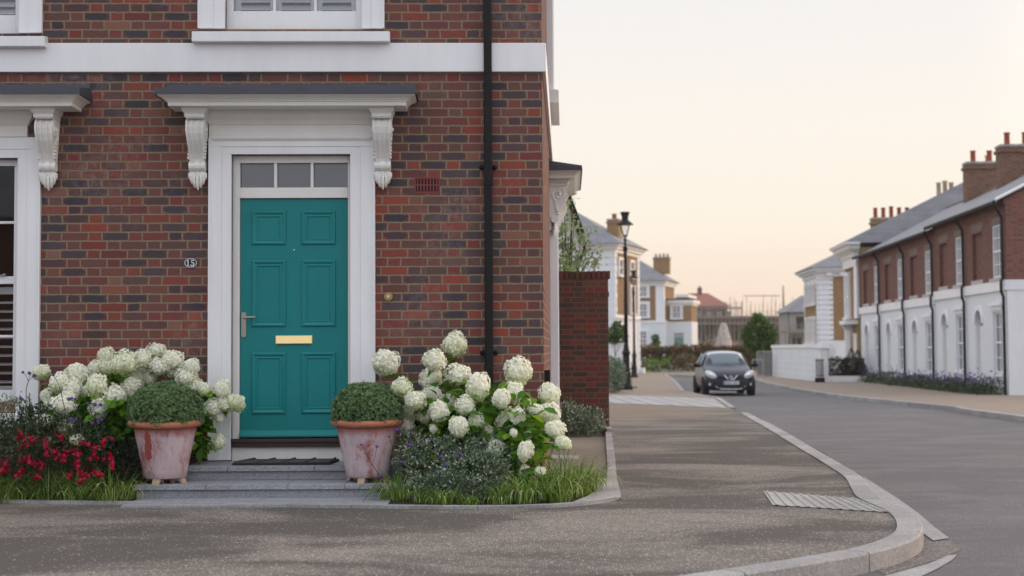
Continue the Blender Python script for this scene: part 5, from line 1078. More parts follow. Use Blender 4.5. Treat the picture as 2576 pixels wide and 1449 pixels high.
# flower border along the terrace
M['border_leaf'] = leafmat('border_leaf', [(0, (.02, .045, .015)), (.5, (.045, .085, .03)), (1, (.09, .13, .06))], .2)
def border(px0, px1, ybase0, ybase1, n, label, cat, mat, size, h, name='flower_border', purple=0, front=.8, seed=1):
    r_ = random.Random(seed); P = []; O = []; Q = []
    for _ in range(n):
        f = r_.random(); px = px0 + (px1 - px0) * f; Y = rowY(px); X = rowX(Y) - r_.uniform(.05, front); bump_ = .55 + .45 * math.sin(f * 37) * math.sin(f * 11 + 1); z = gz(Y) + r_.random() ** 1.3 * h * (.5 + bump_)
        P.append((X, Y + r_.uniform(-.3, .3), z)); O.append((r_.uniform(-1, 1), r_.uniform(-1, 1), .6))
        if purple and r_.random() < purple and z > gz(Y) + h * .45: Q.append((X - .05, Y, z + r_.uniform(.02, .3)))
    v, f_ = leafcloud(np.array(P), np.array(O), size, SLEAF, 0, .5, .6); o = obj(name, npmesh(name, [(v, f_)]), mat); tag(o, label, cat, kind='stuff')
    if Q: v, f_ = scatter(SLEAF[0], SLEAF[1], np.array(Q), rots(RS.normal(size=(len(Q), 3))), RS.uniform(.06, .12, len(Q))); c = obj('blossoms', npmesh('blossoms', [(v, f_)]), M['verbena'], o); c['kind'] = 'stuff'
    return o
border(2140, 2525, 0, 0, 9000, 'low border of green plants and purple flowers along the foot of the white terrace', 'flower border', M['border_leaf'], .10, .36, purple=.20)
# ---------------------------------------------------------------- pedimented yellow brick house beyond the terrace
YC0, YC1 = 66.25, 69.9; zc_ = gz(70); Wc = (YC1 - YC0) * k_
hc = thing('yellow_brick_house', 'yellow brick house with cream eaves cornice and red pots just beyond the brick terrace', 'house', (rowX(YC1) - .02, YC1, zc_), RZ)
m = MB(); m.wall(0, Wc, -.3, 6.2, [], 0); m.quad((Wc, 0, -.3), (Wc, 10, -.3), (Wc, 10, 6.2), (Wc, 0, 6.2)); m.quad((0, 10, -.3), (0, 0, -.3), (0, 0, 6.2), (0, 10, 6.2)); m.quad((Wc, 10, -.3), (0, 10, -.3), (0, 10, 6.2), (Wc, 10, 6.2)); obj('brick_wall', m, M['brick_buff'], hc)
m = MB(); m.moulding(0, Wc, .12, [(0, 5.35), (0, 5.75), (.06, 5.80), (.10, 5.95), (.26, 6.05), (.38, 6.12), (.42, 6.26), (.55, 6.33), (.55, 6.42)]); obj('cornice', m, M['cream'], hc)
for a_, b2 in ((Wc - .8, Wc),): lbox(hc, 'pilaster', a_, b2, -.10, 0, 2.9, 5.36, 'white')
window(hc, None, .45, 1.25, 3.0, 5.0, surround=.16); window(hc, None, .45, 1.3, .8, 2.4, surround=.16)
cn_ = lbox(hc, 'door_canopy', 1.7, 3.3, -.6, 0, 2.62, 2.80, 'white'); m = MB(); m.prism([(0, 2.1), (0, 2.62), (-.5, 2.62), (-.45, 2.45), (-.15, 2.3)], 1.75, 1.9, 'x'); obj('bracket', m, M['white'], cn_)
m = MB(); m.box(2.05, 2.9, -.02, .02, 0, 2.2); obj('door', m, M['cream'], hc)
m = MB(); zr = 6.42; m.add([(-.6, -.70, zr), (Wc + .1, -.70, zr), (Wc - 1.6, 6, zr + 3.3), (-.6, 6, zr + 3.3), (-.6, 12, zr), (Wc + .1, 12, zr)], [(0, 1, 2, 3), (3, 2, 5, 4), (0, 4, 5, 1), (1, 5, 2), (0, 3, 4)]); obj('roof', m, M['slate'], hc)
m = MB(); m.prism([(-.3, zr), (6, zr + 3.15), (12, zr)], -.1, Wc, 'x')
stack(hc, .25, .95, 1.2, 3.1, 6.3, 7.75, 'brick_buff', 5, 'pot_red', .10, .5); stack(hc, .25, .95, 4.3, 5.2, 7.8, 8.75, 'brick_buff', 3, 'pot_buff', .11, .7, cap='cream'); stack(hc, .25, .95, 6.5, 7.8, 8.4, 9.95, 'brick_buff', 2, 'pot_buff', .13, .8, cap='cream')
# ---------------------------------------------------------------- corner villa with buff panel
cvx = at(2061, 700, 92); zv = gz(92)
ve = Vector((cvx.x, 92, zv)); tv_ = thing('corner_villa', 'white stuccoed villa with tall buff brick panel behind the long white wall', 'house', ve, 0)
a_s = .055; EV = at(2061, 682, 92).z - zv
vm = Matrix(((1, a_s, 0, 0), (0, 1, 0, 0), (0, 0, 1, 0), (0, 0, 0, 1)))
LV = 6.6
m = MB(vm); m.box(0, 7, 0, LV, -1, EV); obj('stucco_wall', m, M['quoin'], tv_)
def pz(py): return at(2061, py, 92).z - zv
def pxx(px): return at(px, 700, 92).x - ve.x
m = MB(); m.box(pxx(2086), pxx(2122), -.03, 0, pz(856), pz(697)); m.v = [(x, y, z) for x, y, z in m.v]; obj('brick_panel', m, M['brick_buff'], tv_)
FM = vm @ Matrix(((0, 1, 0, 0), (-1, 0, 0, LV), (0, 0, 1, 0), (0, 0, 0, 1)))      # street face: x from far to near
m = MB(FM); m.box(.4, LV - 1.2, -.02, 0, pz(868), pz(715)); obj('brick_panel', m, M['brick_buff'], tv_)
m = MB(FM); m.box(.4, LV - 1.2, -.03, 0, pz(800) - .1, pz(772)) if False else m.box(.2, LV - .9, -.04, 0, pz(893), pz(868)); obj('plinth_band', m, M['quoin'], tv_)
for x0 in (.9, 2.6, 4.2): window(tv_, FM, x0, x0 + .75, pz(762), pz(712), surround=.16, bars=1); window(tv_, FM, x0, x0 + .75, pz(862), pz(800), surround=.16, bars=1)
for k in range(14):                      # rusticated quoins
    z0 = pz(868) + k * (pz(692) - pz(868)) / 14; m = MB(); m.box(-.06, .86, -.06, .0, z0 + .03, z0 + (pz(692) - pz(868)) / 14 - .03); m.box(-.06, 0, 0, .8, z0 + .03, z0 + (pz(692) - pz(868)) / 14 - .03); obj('quoin', m, M['quoin'], tv_)
m = MB(vm)
for e_, z0, z1 in ((.10, EV - .35, EV - .1), (.30, EV - .1, EV + .05), (.50, EV + .05, EV + .22)): m.box(-e_, 7, -e_, LV + e_, z0, z1)
obj('cornice', m, M['quoin'], tv_)
m = MB()
for k in range(4): m.box(.4 + k * .85, .75 + k * .85, -.35, -.10, EV - .3, EV - .12)
obj('dentils', m, M['white'], tv_)
m = MB(vm); z0 = EV + .22; m.add([(-.65, -.65, z0), (7.4, -.65, z0), (7.4, LV + .65, z0), (-.65, LV + .65, z0), (3.4, LV / 2, z0 + 1.95), (4.0, LV / 2, z0 + 1.95)], [(0, 1, 5, 4), (1, 2, 5), (2, 3, 4, 5), (3, 0, 4), (0, 3, 2, 1)]); obj('roof', m, M['slate'], tv_)
# ---------------------------------------------------------------- long white garden wall, pillar and railings
pw0 = G(2072, 961); pw1 = G(1943, 948); zt0 = at(2072, 872, pw0.y).z
d_ = (pw1 - pw0); d_.z = 0; Lw = d_.length; rz_ = math.atan2(-d_.y, -d_.x)
lw = thing('white_garden_wall', 'long low white rendered wall running back from the pillar to the site fence', 'wall', pw1, rz_)
hw_ = at(1943, 868, pw1.y).z - pw1.z
m = MB(); m.box(0, Lw, 0, .25, -.3, hw_ - .16); obj('wall', m, M['render'], lw); m = MB(); m.box(-.05, Lw, -.05, .30, hw_ - .16, hw_); obj('coping', m, M['white'], lw)
m = MB(); m.box(0, .25, .25, 3.4, -.3, hw_ - .16); obj('wall', m, M['render'], lw); m = MB()
for k in range(4): m.box(0, Lw, -.004, 0, .18 + k * .30, .19 + k * .30)
obj('joint_lines', m, M['stone_pale'], lw)
m = MB(); m.box(-.02, .28, -.3, 0, 0, .1)
pl = thing('gate_pillar', 'square white pillar with flat cap between the long white wall and the railings', 'pillar', (pw0.x, pw0.y, gz(pw0.y)), 0)
hp = zt0 - gz(pw0.y); m = MB(); m.box(-.17, .17, -.17, .17, -.1, hp - .1); obj('shaft', m, M['white'], pl); m = MB(); m.box(-.23, .23, -.23, .23, hp - .1, hp); obj('cap', m, M['white'], pl, bevel=.02); m = MB(); m.box(-.22, .22, -.22, .22, -.1, .25); obj('base', m, M['white'], pl)
rl = thing('black_railings', 'black iron railings on a white plinth in front of two cone shaped shrubs', 'railing', (pw0.x + .2, pw0.y, gz(pw0.y)), 0)
RLen = at(2165, 900, pw0.y).x - pw0.x
m = MB(); m.box(0, RLen, -.12, .12, -.1, .26); obj('plinth', m, M['white'], rl); m = MB(); zr0, zr1 = .26, 1.08; m.box(0, RLen, -.02, .02, zr0 + .05, zr0 + .09); m.box(0, RLen, -.02, .02, zr1 - .12, zr1 - .08)
x = .05
while x < RLen: m.box(x - .012, x + .012, -.012, .012, zr0, zr1); x += .085
obj('bars', m, M['black'], rl); m = MB(); m.box(0, RLen, .05, .35, .2, 1.0); 
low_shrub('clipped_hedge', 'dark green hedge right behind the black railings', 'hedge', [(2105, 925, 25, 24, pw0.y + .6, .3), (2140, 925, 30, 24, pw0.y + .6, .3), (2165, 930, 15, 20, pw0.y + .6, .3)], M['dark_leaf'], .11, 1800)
for px, pt, lb in ((2142, 878, 'left one of the two dark green cone shaped topiary shrubs behind the railings'), (2158, 882, 'right one of the two dark green cone shaped topiary shrubs behind the railings')):
    Y = pw0.y + 1.1; b = Vector((at(px, 900, Y).x, Y, gz(Y))); t = thing('topiary_cone', lb, 'shrub', b, 0, 'topiary cones behind the railings'); h = at(px, pt, Y).z - b.z; P = []; O = []
    for _ in range(900): z = random.random() ** 1.3; a = random.uniform(0, 6.28); r = .30 * math.sin(min(1, (1 - z) * 1.6) * PI / 2) * random.uniform(.8, 1.05); P.append((r * math.cos(a), r * math.sin(a), .1 + z * (h - .1))); O.append((math.cos(a), math.sin(a), .5))
    v, f_ = leafcloud(np.array(P), np.array(O), .08, SLEAF, 0, .5, .5); obj('foliage', npmesh('foliage', [(v, f_)]), M['dark_leaf'], t); m = MB(); m.tube([(0, 0, 0), (0, 0, .4)], .03, 5); obj('stem', m, M['bark'], t)
bd = at(2176, 925, 64.5); m = MB(); m.box(-.16, .16, -.02, .02, 0, .5); m.box(-.03, .03, 0, .04, -.9, 0); tag(obj('notice_board', m, M['white'], loc=(bd.x - .5, 64.3, bd.z - .2)), 'small plain white board standing at the far end of the terrace flower border', 'board')
# black railing left of the pillar
m = MB(); zz0 = gz(pw0.y + 1)
for k in range(8): m.box(k * .045, k * .045 + .022, -.012, .012, .2, 1.02)
m.box(-.01, .36, -.02, .02, .94, .97); m.box(-.01, .36, -.02, .02, .28, .31); m.box(-.03, .38, -.06, .06, -.1, .2)
tag(obj('gate_railing', m, M['black'], loc=(at(2052, 930, pw0.y - .6).x, pw0.y - .6, gz(pw0.y))), 'short black railing gate standing just left of the white pillar', 'gate')
# ---------------------------------------------------------------- left hand villas
def q3(px, py): return at(px, py, 89)
A0 = at(1546, 700, 89); A1 = at(1607, 700, 95); za_ = gz(92) - .05
dA = Vector((A1.x - A0.x, A1.y - A0.y, 0)); LA = dA.length; dA.normalize()
ra = math.atan2(-dA.x, dA.y)             # rotate so local y runs along the street face
va = thing('corner_villa', 'tall white and yellow brick villa with one chimney behind the nearer street lamp', 'house', (A0.x, A0.y, za_), ra)
EA = at(1546, 622, 89).z - za_
def az(py, Y=89): return at(1546, py, Y).z - za_
WA = 9.0
m = MB(); m.box(-WA, 0, 0, LA, -1, EA); obj('stucco_wall', m, M['quoin'], va)
SA = Matrix(((0, -1, 0, 0), (1, 0, 0, 0), (0, 0, 1, 0), (0, 0, 0, 1)))      # street face: x away from camera, y into the house
m = MB(SA); m.box(.35, LA - .55, -.02, 0, az(793), az(630)); obj('brick_panel', m, M['brick_buff'], va)
for x0, x1 in ((.75, 1.75), (3.7, 4.7)): window(va, SA, x0 + .05, x1 - .05, az(690), az(650), y=-.02, surround=.13, proud=.05, bars=0, glass='glass_dark')
window(va, SA, 3.75, 4.65, az(785), az(715), y=-.02, surround=.15, proud=.06, bars=0, glass='glass_dark')
m = MB(SA); m.box(-.08, LA + .08, -.10, 0, az(800), az(791)); obj('string_course', m, M['white'], va); m = MB(SA); m.box(LA - .1, LA + .35, -.3, .3, -.6, .4); obj('corner_plinth', m, M['white'], va)
nq = 18
for k in range(nq):
    z0 = az(940) + k * (az(630) - az(940)) / nq; z1 = z0 + (az(630) - az(940)) / nq - .05; wq = .75 if k % 2 else .55
    m = MB(); m.box(-wq - .5, .05, -.05, 0, z0, z1); m.box(0, .05, 0, .38 + .12 * (k % 2), z0, z1); obj('quoin', m, M['quoin'], va)
    m = MB(); m.box(0, .05, LA - .45 - .1 * (k % 2), LA + .05, z0, z1); obj('quoin', m, M['quoin'], va)
m = MB(); fx_ = lambda px: at(px, 700, 89).x - A0.x
m.box(fx_(1492), fx_(1515), -.03, 0, az(740), az(646)); m.box(fx_(1522), fx_(1530), -.03, 0, az(740), az(646)); obj('brick_panel', m, M['brick_buff'], va)
m = MB()
for e_, z0, z1 in ((.08, EA - .3, EA - .1), (.25, EA - .1, EA + .08), (.42, EA + .08, EA + .22)): m.box(-WA, e_, -e_, LA + e_, z0, z1)
obj('cornice', m, M['cream'], va)
hip(va, -WA, 0, 0, LA, EA + .22, 2.3, .6)
stack(va, -1.0, -.25, 2.0, 2.9, EA + .3, az(546), 'brick_buff', 1, 'pot_red', .16, .35)
tb = thing('low_white_wall', 'low white wall with flat coping in front of the tall left villa, behind the street lamps', 'wall', (at(1500, 900, 80).x, 80, gz(80)), 0)
m = MB(); x1 = at(1572, 900, 80).x - tb.location.x; m.box(-4, x1, 0, .3, -.3, at(1560, 868, 80).z - gz(80)); obj('wall', m, M['render'], tb); m = MB(); zt_ = at(1560, 868, 80).z - gz(80); m.box(-4.05, x1 + .05, -.05, .35, zt_, zt_ + .2); obj('coping', m, M['white'], tb)
# far yellow villa
B0_ = at(1669, 700, 150); zb_ = -.8; vb_ = thing('yellow_villa', 'yellow brick villa with white window surrounds, white ground floor and blue-grey hip roof', 'house', (B0_.x, 150, zb_), R(-16))
def bz(py): return at(1669, py, 150).z - zb_
EB = bz(709); m = MB(); m.box(-9, 0, 0, 7, -1, EB); obj('brick_wall', m, M['brick_buff'], vb_)
m = MB(); m.box(-9.05, .05, -.06, 7.05, -1, bz(809)); obj('ground_floor', m, M['render'], vb_)
m = MB(); m.box(-9.1, .1, -.12, 7.1, bz(812), bz(806)); obj('string_course', m, M['white'], vb_)
m = MB(); m.box(-.85, .06, -.07, .45, bz(806), EB - .1); obj('pilaster', m, M['white'], vb_); m = MB(); m.box(0, .065, 6.4, 7.05, bz(806), EB - .1); obj('pilaster', m, M['white'], vb_)
m = MB(); m.box(-9.3, .3, -.3, 7.3, EB - .12, EB + .15); m.box(-9.15, .15, -.15, 7.15, EB - .4, EB - .12); obj('cornice', m, M['cream'], vb_)
hip(vb_, -9, 0, 0, 7, EB + .15, 2.6, .6); stack(vb_, -1.6, .1, 2.9, 3.9, EB + 1.0, EB + 2.75, 'brick_buff', 4, 'pot_buff', .13, .35)
for z0, z1 in ((746, 720), (797, 764)): window(vb_, None, -2.75, -1.75, bz(z0), bz(z1), surround=.28, proud=.08, bars=1)
window(vb_, None, -2.7, -1.8, bz(872), bz(833), y=-.06, surround=.12, proud=.04, bars=1)
bayx0, bayx1 = .05, 2.6; EBy = bz(762)
m = MB(); m.box(bayx0 - .6, bayx1, 2.0, 6.0, -1, EBy); by = obj('side_wing', m, M['brick_buff'], vb_); m = MB(); m.box(bayx0 - .65, bayx1 + .05, 1.94, 6.06, -1, bz(809)); obj('wing_ground_floor', m, M['render'], by)
m = MB(); m.box(bayx0 - .8, bayx1 + .3, 1.7, 6.3, EBy, EBy + .35); m.box(bayx0 - .65, bayx1 + .12, 1.9, 6.1, EBy - .25, EBy); obj('wing_cornice', m, M['cream'], by)
m = MB(); m.box(bayx0 - .85, bayx1 + .35, 1.65, 6.35, EBy + .35, EBy + .5); obj('wing_roof', m, M['lead'], by)
window(vb_, None, .55, 1.5, bz(800), bz(769), y=2.0, surround=.2, proud=.08, bars=1)
m = MB(); m.box(.75, 1.75, 1.88, 1.94, 0, bz(848)); M['sage'] = plain('sage_door', (.12, .22, .19), .5, .1, 4); dd = obj('door', m, M['sage'], vb_); m = MB(); m.box(.75, 1.75, 1.89, 1.935, bz(846), bz(836)); obj('fanlight', m, M['glass'], dd)
vv = thing('yellow_villa', 'second yellow brick villa half hidden behind the first, white ground floor', 'house', (at(1682, 800, 168).x, 168, -.8), R(-14))
e2 = at(1712, 745, 168).z + .8; m = MB(); m.box(-6, 2.2, 0, 8, -1, e2); obj('brick_wall', m, M['brick_buff'], vv); m = MB(); m.box(-6.05, 2.25, -.05, 8.05, -1, 3.6); obj('ground_floor', m, M['render'], vv); m = MB(); m.box(-6.2, 2.4, -.2, 8.2, e2 - .15, e2 + .2); obj('cornice', m, M['cream'], vv); hip(vv, -6, 0, 0, 8, e2 + .2, 2.2, .3)
window(vv, Matrix.Translation((2.2, 0, 0)) @ SA, 2.0, 3.2, 4.2, 6.2, surround=.25); window(vv, None, .6, 1.5, 4.2, 6.2, surround=.2)
# ---------------------------------------------------------------- hedge, lime plants, grass strip beyond the road end
def mass(name, label, cat, px0, px1, pt, Y, dp, n, size, mat, kind='stuff', zlo=0.0, wob=.12, seed=2, parent=None):
    r_ = random.Random(seed); P = []; O = []; xa = at(px0, 900, Y).x; xb = at(px1, 900, Y).x; h = at(px0, pt, Y).z - gz(Y)
    for _ in range(n):
        x = r_.uniform(xa, xb); hh = h * (1 + wob * math.sin(x * 2.1 + seed) * math.sin(x * .9)); z = gz(Y) + zlo + (hh - zlo) * r_.random() ** .8; P.append((x, Y + r_.uniform(-dp, dp), z)); O.append((r_.uniform(-1, 1), -1, .4))
    v, f_ = leafcloud(np.array(P), np.array(O), size, SLEAF, 0, .5, .7); o = obj(name, npmesh(name, [(v, f_)]), mat)
    return tag(o, label, cat, kind=kind)
mass('beech_hedge', 'long clipped hedge of mixed green and copper leaves beyond the end of the road', 'hedge', 1612, 1930, 872, 110, .5, 7500, .30, M['hedge_leaf'], kind=None, wob=.05)
mass('lime_plants', 'bright lime green low planting in front of the left part of the copper hedge', 'plants', 1618, 1688, 905, 106, .4, 420, .22, M['lime_leaf'], seed=5, wob=.3)
mass('low_plants', 'loose green and copper perennials at the foot of the hedge beside the car', 'plants', 1690, 1790, 900, 106, .5, 500, .24, M['hedge_leaf'], seed=9, wob=.5)
strip(lambda y: -4 if y < 104 else -8, lambda y: 18.0, [101, 104, 107, 111], 'grass_verge', mk_ground('verge_grass', (.05, .10, .02, 1), (.09, .17, .03, 1), (.13, .22, .05, 1), .4, .6, 1, 4), -.05)
strip(lambda y: -40, lambda y: 60.0, [95, 98, 101], 'road', M['road'], -.096)
low_shrub('border_shrub', 'grey-green rounded shrub between the garden wall and the first street lamp', 'shrub', [(1546, 950, 20, 42, 47, .5), (1558, 945, 16, 36, 47.4, .5), (1538, 930, 12, 30, 47, .4)], M['variegated'], .10, 2600, sprigs=10)
rr2 = thing('low_railing', 'short black spiked railing behind the shrub at the first street lamp', 'railing', (at(1538, 930, 50).x - .6, 50, gz(50))); m = MB()
for k in range(14): m.box(k * .10, k * .10 + .02, 0, .02, 0, .92); m.ball((k * .10 + .01, .01, .95), (.02, .02, .05), 5, 4)
m.box(-.1, 1.5, -.005, .025, .75, .79); m.box(-.1, 1.5, -.005, .025, .1, .14); obj('bars', m, M['black'], rr2)
# ---------------------------------------------------------------- street lamps
M['lamp_glass'] = mk_glass('lantern_glass', (.5, .5, .47), .1, tr=True)
def lamp(loc, H, label):
    t = thing('street_lamp', label, 'street lamp', loc, 0, 'black heritage street lamps'); s = H / 6.4
    m = MB(); m.lathe([(.23, 0), (.23, .10), (.20, .14), (.16, .20), (.15, .55), (.17, .60), (.15, .66), (.125, .75), (.12, 1.25), (.15, 1.30), (.15, 1.36), (.11, 1.42), (.085, 1.6), (.075, 1.7)], n=10); obj('base', m, M['black'], t)
    m = MB(); m.lathe([(.075, 1.7), (.068, 3.0), (.055, 4.9), (.07, 4.95), (.05, 5.0)], n=12); m.lathe([(.05, 5.0), (.09, 5.06), (.09, 5.16), (.045, 5.22), (.04, 5.4), (.07, 5.44), (.03, 5.5)], n=12); obj('column', m, M['black'], t, smooth=True)
    m = MB(); m.lathe([(.035, 5.5), (.04, 5.52), (.09, 5.62), (.02, 5.60)], n=4, ph=PI / 4)
    for k in range(4):
        a = PI / 4 + k * PI / 2; m.tube([(.09 * math.cos(a), .09 * math.sin(a), 5.55), (.22 * math.cos(a), .22 * math.sin(a), 6.0)], .014, 5)
    obj('lantern_frame', m, M['black'], t)
    m = MB(); m.lathe([(.08, 5.57), (.21, 5.99)], n=4, ph=PI / 4); obj('lantern_glass', m, M['lamp_glass'], t)
    m = MB(); m.lathe([(.31, 5.98), (.29, 6.02), (.17, 6.12), (.12, 6.16), (.12, 6.28), (.17, 6.42), (.17, 6.45), (.05, 6.46)], n=14); obj('lantern_cap', m, M['black'], t)
    return t
l1 = Vector((at(1576, 978, 51.6).x, 51.6, gz(51.6))); lamp(l1, 6.4, 'tall black lamp post with glazed lantern, nearer of the two by the left footway')
l2 = Vector((at(1596, 950, 77).x, 77, gz(77))); dup([o for o in C.objects if o.name == 'street_lamp'][0], l2, 0, 'farther and smaller looking black lamp post, right behind the first one', sc=.90)
# ---------------------------------------------------------------- site fence, scaffolded blocks, stone cone, red roofed house
fn = thing('site_fence', 'grey steel mesh site fence panels left of the long white wall', 'fence', (at(1905, 930, 76).x, 76, gz(76))); fw = at(1943, 930, 76).x - fn.location.x; fh = at(1920, 885, 76).z - gz(76)
m = MB(); m.box(0, fw, .02, .04, .05, fh - .05); obj('sheeting', m, M['hoarding'], fn); m = MB()
for x in (0, fw * .5, fw): m.tube([(x, 0, 0), (x, 0, fh)], .03, 6)
m.tube([(0, 0, fh), (fw, 0, fh)], .025, 6); m.tube([(0, 0, .1), (fw, 0, .1)], .025, 6); obj('posts', m, M['steel'], fn)
f2 = thing('site_fence', 'open steel frame of a site barrier immediately right of the car', 'fence', (at(1893, 930, 73).x, 73, gz(73))); m = MB(); fw = .55; fh = .95
for a_, b2 in (((0, 0, 0), (0, 0, fh)), ((fw, 0, 0), (fw, 0, fh)), ((0, 0, fh), (fw, 0, fh)), ((0, 0, .15), (fw, 0, .15))): m.tube([a_, b2], .025, 6)
obj('frame', m, M['steel'], f2)
M['dusky_brick'] = plain('far_brick', (.17, .075, .060), .9, .35, 1.2); M['far_block'] = plain('far_blockwork', (.30, .29, .28), .9, .2, 1); M['scaf'] = plain('scaffold_tube', (.25, .22, .19), .5, .2, 3)
M['netting'] = plain('scaffold_boards', (.26, .21, .17), .9, .4, 1.5)
def scaffold(par, x0, x1, y, z1, lifts, n, rise=1.5, seed=0):
    r_ = random.Random(seed); m = MB()
    for i in range(n + 1):
        x = x0 + (x1 - x0) * i / n; m.tube([(x, y, -1), (x, y, z1 + r_.uniform(.3, rise))], .045, 4); m.tube([(x + .1, y + 1.2, -1), (x + .1, y + 1.2, z1 + r_.uniform(.2, rise * .7))], .04, 4)
    for z in lifts: m.tube([(x0, y, z), (x1, y, z)], .04, 4); m.tube([(x0, y, z + .9), (x1, y, z + .9)], .035, 4); m.tube([(x0, y, z + .5), (x1, y, z + .5)], .035, 4)
    for i in range(0, n, 3): xa = x0 + (x1 - x0) * i / n; xb = x0 + (x1 - x0) * min(n, i + 2) / n; m.tube([(xa, y - .05, 0), (xb, y - .05, z1)], .035, 4)
    sc_ = obj('scaffolding', m, M['scaf'], par); m = MB()
    for z in lifts: m.box(x0, x1, y + .05, y + 1.2, z - .06, z); m.box(x0, x1, y - .02, y + .01, z, z + .2)
    obj('boards', m, M['netting'], sc_); return sc_
YF = 215; FO = at(1835, 800, YF)
fb = thing('unfinished_block', 'long unfinished brick block with empty window openings wrapped in scaffolding, behind the tree', 'building', (FO.x, YF, -.8)); ft = at(1835, 795, YF).z + .8; L_ = at(2020, 795, YF).x - FO.x; xw = at(1750, 800, YF).x - FO.x
wins = []
for k in range(9): x = .8 + k * L_ / 9; wins += [(x, x + .8, .5, 2.3), (x, x + .8, 3.3, 4.7)]
m = MB(); m.wall(xw + 3, L_, -1, ft - .3, [w for w in wins], 0, .3); obj('brick_wall', m, M['dusky_brick'], fb)
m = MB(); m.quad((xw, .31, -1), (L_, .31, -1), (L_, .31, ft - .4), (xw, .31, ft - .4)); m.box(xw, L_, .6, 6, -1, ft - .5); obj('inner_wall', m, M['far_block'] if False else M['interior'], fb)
for k, w_ in enumerate(wins):
    if k % 3 == 0: m = MB(); m.box(w_[0] - .1, w_[1] + .1, -.05, .0, w_[2], w_[3]); obj('window_frame', m, M['white'], fb)
scaffold(fb, xw, L_, -1.6, ft, (2.0, ft - 1.2, ft - .2), 26, 3.4, 4)
m = MB(); m.tube([(2, -1, ft + 3), (7.5, -1, ft + 3)], .08, 4); m.tube([(8.0, -1, 0), (8.0, -1, ft + 4.5)], [.35, .10], 6); obj('hoist_mast', m, M['scaf'], fb)
RO = at(1765, 780, 235); rh = thing('red_roof_house', 'house under construction with red tiled hip roof and one chimney, left of the scaffolding', 'house', (RO.x, 235, -.8)); re_ = at(1765, 771, 235).z + .8
xr = at(1838, 780, 235).x - RO.x; xl_ = at(1738, 780, 235).x - RO.x
m = MB(); m.box(xl_, xr - .5, 0, 9, -1, re_); obj('brick_wall', m, M['dusky_brick'], rh)
zr_ = at(1765, 735, 235).z + .8; m = MB(); m.add([(xl_ - .5, -.5, re_), (xr, -.5, re_), (xr, 9.5, re_), (xl_ - .5, 9.5, re_), (xl_ + .2, 4.5, zr_), (at(1790, 740, 235).x - RO.x, 4.5, zr_)], [(0, 1, 5, 4), (1, 2, 5), (2, 3, 4, 5), (3, 0, 4)]); obj('roof', m, M['tile'], rh)
stack(rh, at(1764, 740, 235).x - RO.x, at(1774, 740, 235).x - RO.x, 4, 4.8, re_ + 1, at(1765, 722, 235).z + .8, 'dusky_brick', 1, 'pot_red', .15, .3)
scaffold(rh, xl_, xr + 1.5, -1.8, re_ - .2, (2.2, re_ - 2.6, re_ - .4), 10, 1.8, 8)
for k in range(4): m = MB(); x = xl_ + 1 + k * 1.6; m.box(x, x + .8, -.03, 0, re_ - 2.2, re_ - .8); obj('window', m, M['glass'], rh)
EO = at(1965, 800, 180); eh = thing('blockwork_house', 'grey blockwork house shell with slate roof behind the long white wall', 'house', (EO.x, 180, -.8)); ez = at(1990, 785, 180).z + .8; x1 = at(2040, 800, 180).x - EO.x
x0_ = at(1985, 800, 180).x - EO.x
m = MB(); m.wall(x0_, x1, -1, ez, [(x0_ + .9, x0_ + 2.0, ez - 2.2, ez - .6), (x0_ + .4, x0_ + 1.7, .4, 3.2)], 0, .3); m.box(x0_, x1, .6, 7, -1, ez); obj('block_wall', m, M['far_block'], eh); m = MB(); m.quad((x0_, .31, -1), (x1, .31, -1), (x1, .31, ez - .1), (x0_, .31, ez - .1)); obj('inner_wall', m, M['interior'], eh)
hip(eh, x0_, x1 + 2, 0, 7, ez, 2.2, .5); scaffold(eh, x0_ - 1.4, x1, -1.3, ez - 2, (ez - 2.6,), 6, 1.0, 12)
cz = at(1820, 812, 150); co = thing('stone_cone', 'pale stone cone shaped obelisk rising behind the car roof', 'obelisk', (cz.x, 150, -.8)); h = cz.z + .8
m = MB(); m.lathe([(1.55, 0), (1.45, .6), (1.1, h * .35), (.75, h * .65), (.42, h * .9), (.33, h * .97), (.15, h)], n=18); obj('shaft', m, granite('cone_stone', (.42, .37, .33), 6), co, smooth=True); m = MB(); m.lathe([(1.22, h * .40), (1.24, h * .41), (1.19, h * .43)], n=18); obj('ring', m, M['stone_dark'], co)
mass('rubble_heap', 'low grey heap of rubble and site spoil at the foot of the stone cone', 'rubble', 1752, 1905, 862, 158, 2.5, 1400, .5, M['netting'], seed=12, wob=.3)
# cream gabled house with black verge, seen over the garden wall
gh = thing('cream_gable_house', 'cream rendered outhouse with black sloping verge behind the pale tree', 'house', (at(1400, 600, 27).x, 27, gz(27))); X0 = -1.6; z1 = at(1428, 498, 27).z - gz(27); z2 = at(1462, 590, 27).z - gz(27); xx1 = at(1428, 498, 27).x - gh.location.x; xx2 = at(1462, 590, 27).x - gh.location.x
m = MB(); m.prism([(X0, 0), (xx2 - .06, 0), (xx2 - .06, z2 - .05), (xx1, z1 - .05), (X0, z1 + .2)], 0, 4, 'y'); obj('wall', m, M['cream'], gh); m = MB(); m.prism([(xx1 - .04, z1), (xx1 + .06, z1 + .02), (xx2 + .06, z2), (xx2 - .02, z2 - .05)], -.25, 4.2, 'y'); obj('verge', m, M['black'], gh)
m = MB(); m.tube([(xx2 + .02, -.1, z2), (xx2 + .06, -.1, z2 - .3), (xx2 - .08, -.05, z2 - .55), (xx2 - .10, -.05, 0)], .035, 6); obj('downpipe', m, M['black'], gh)
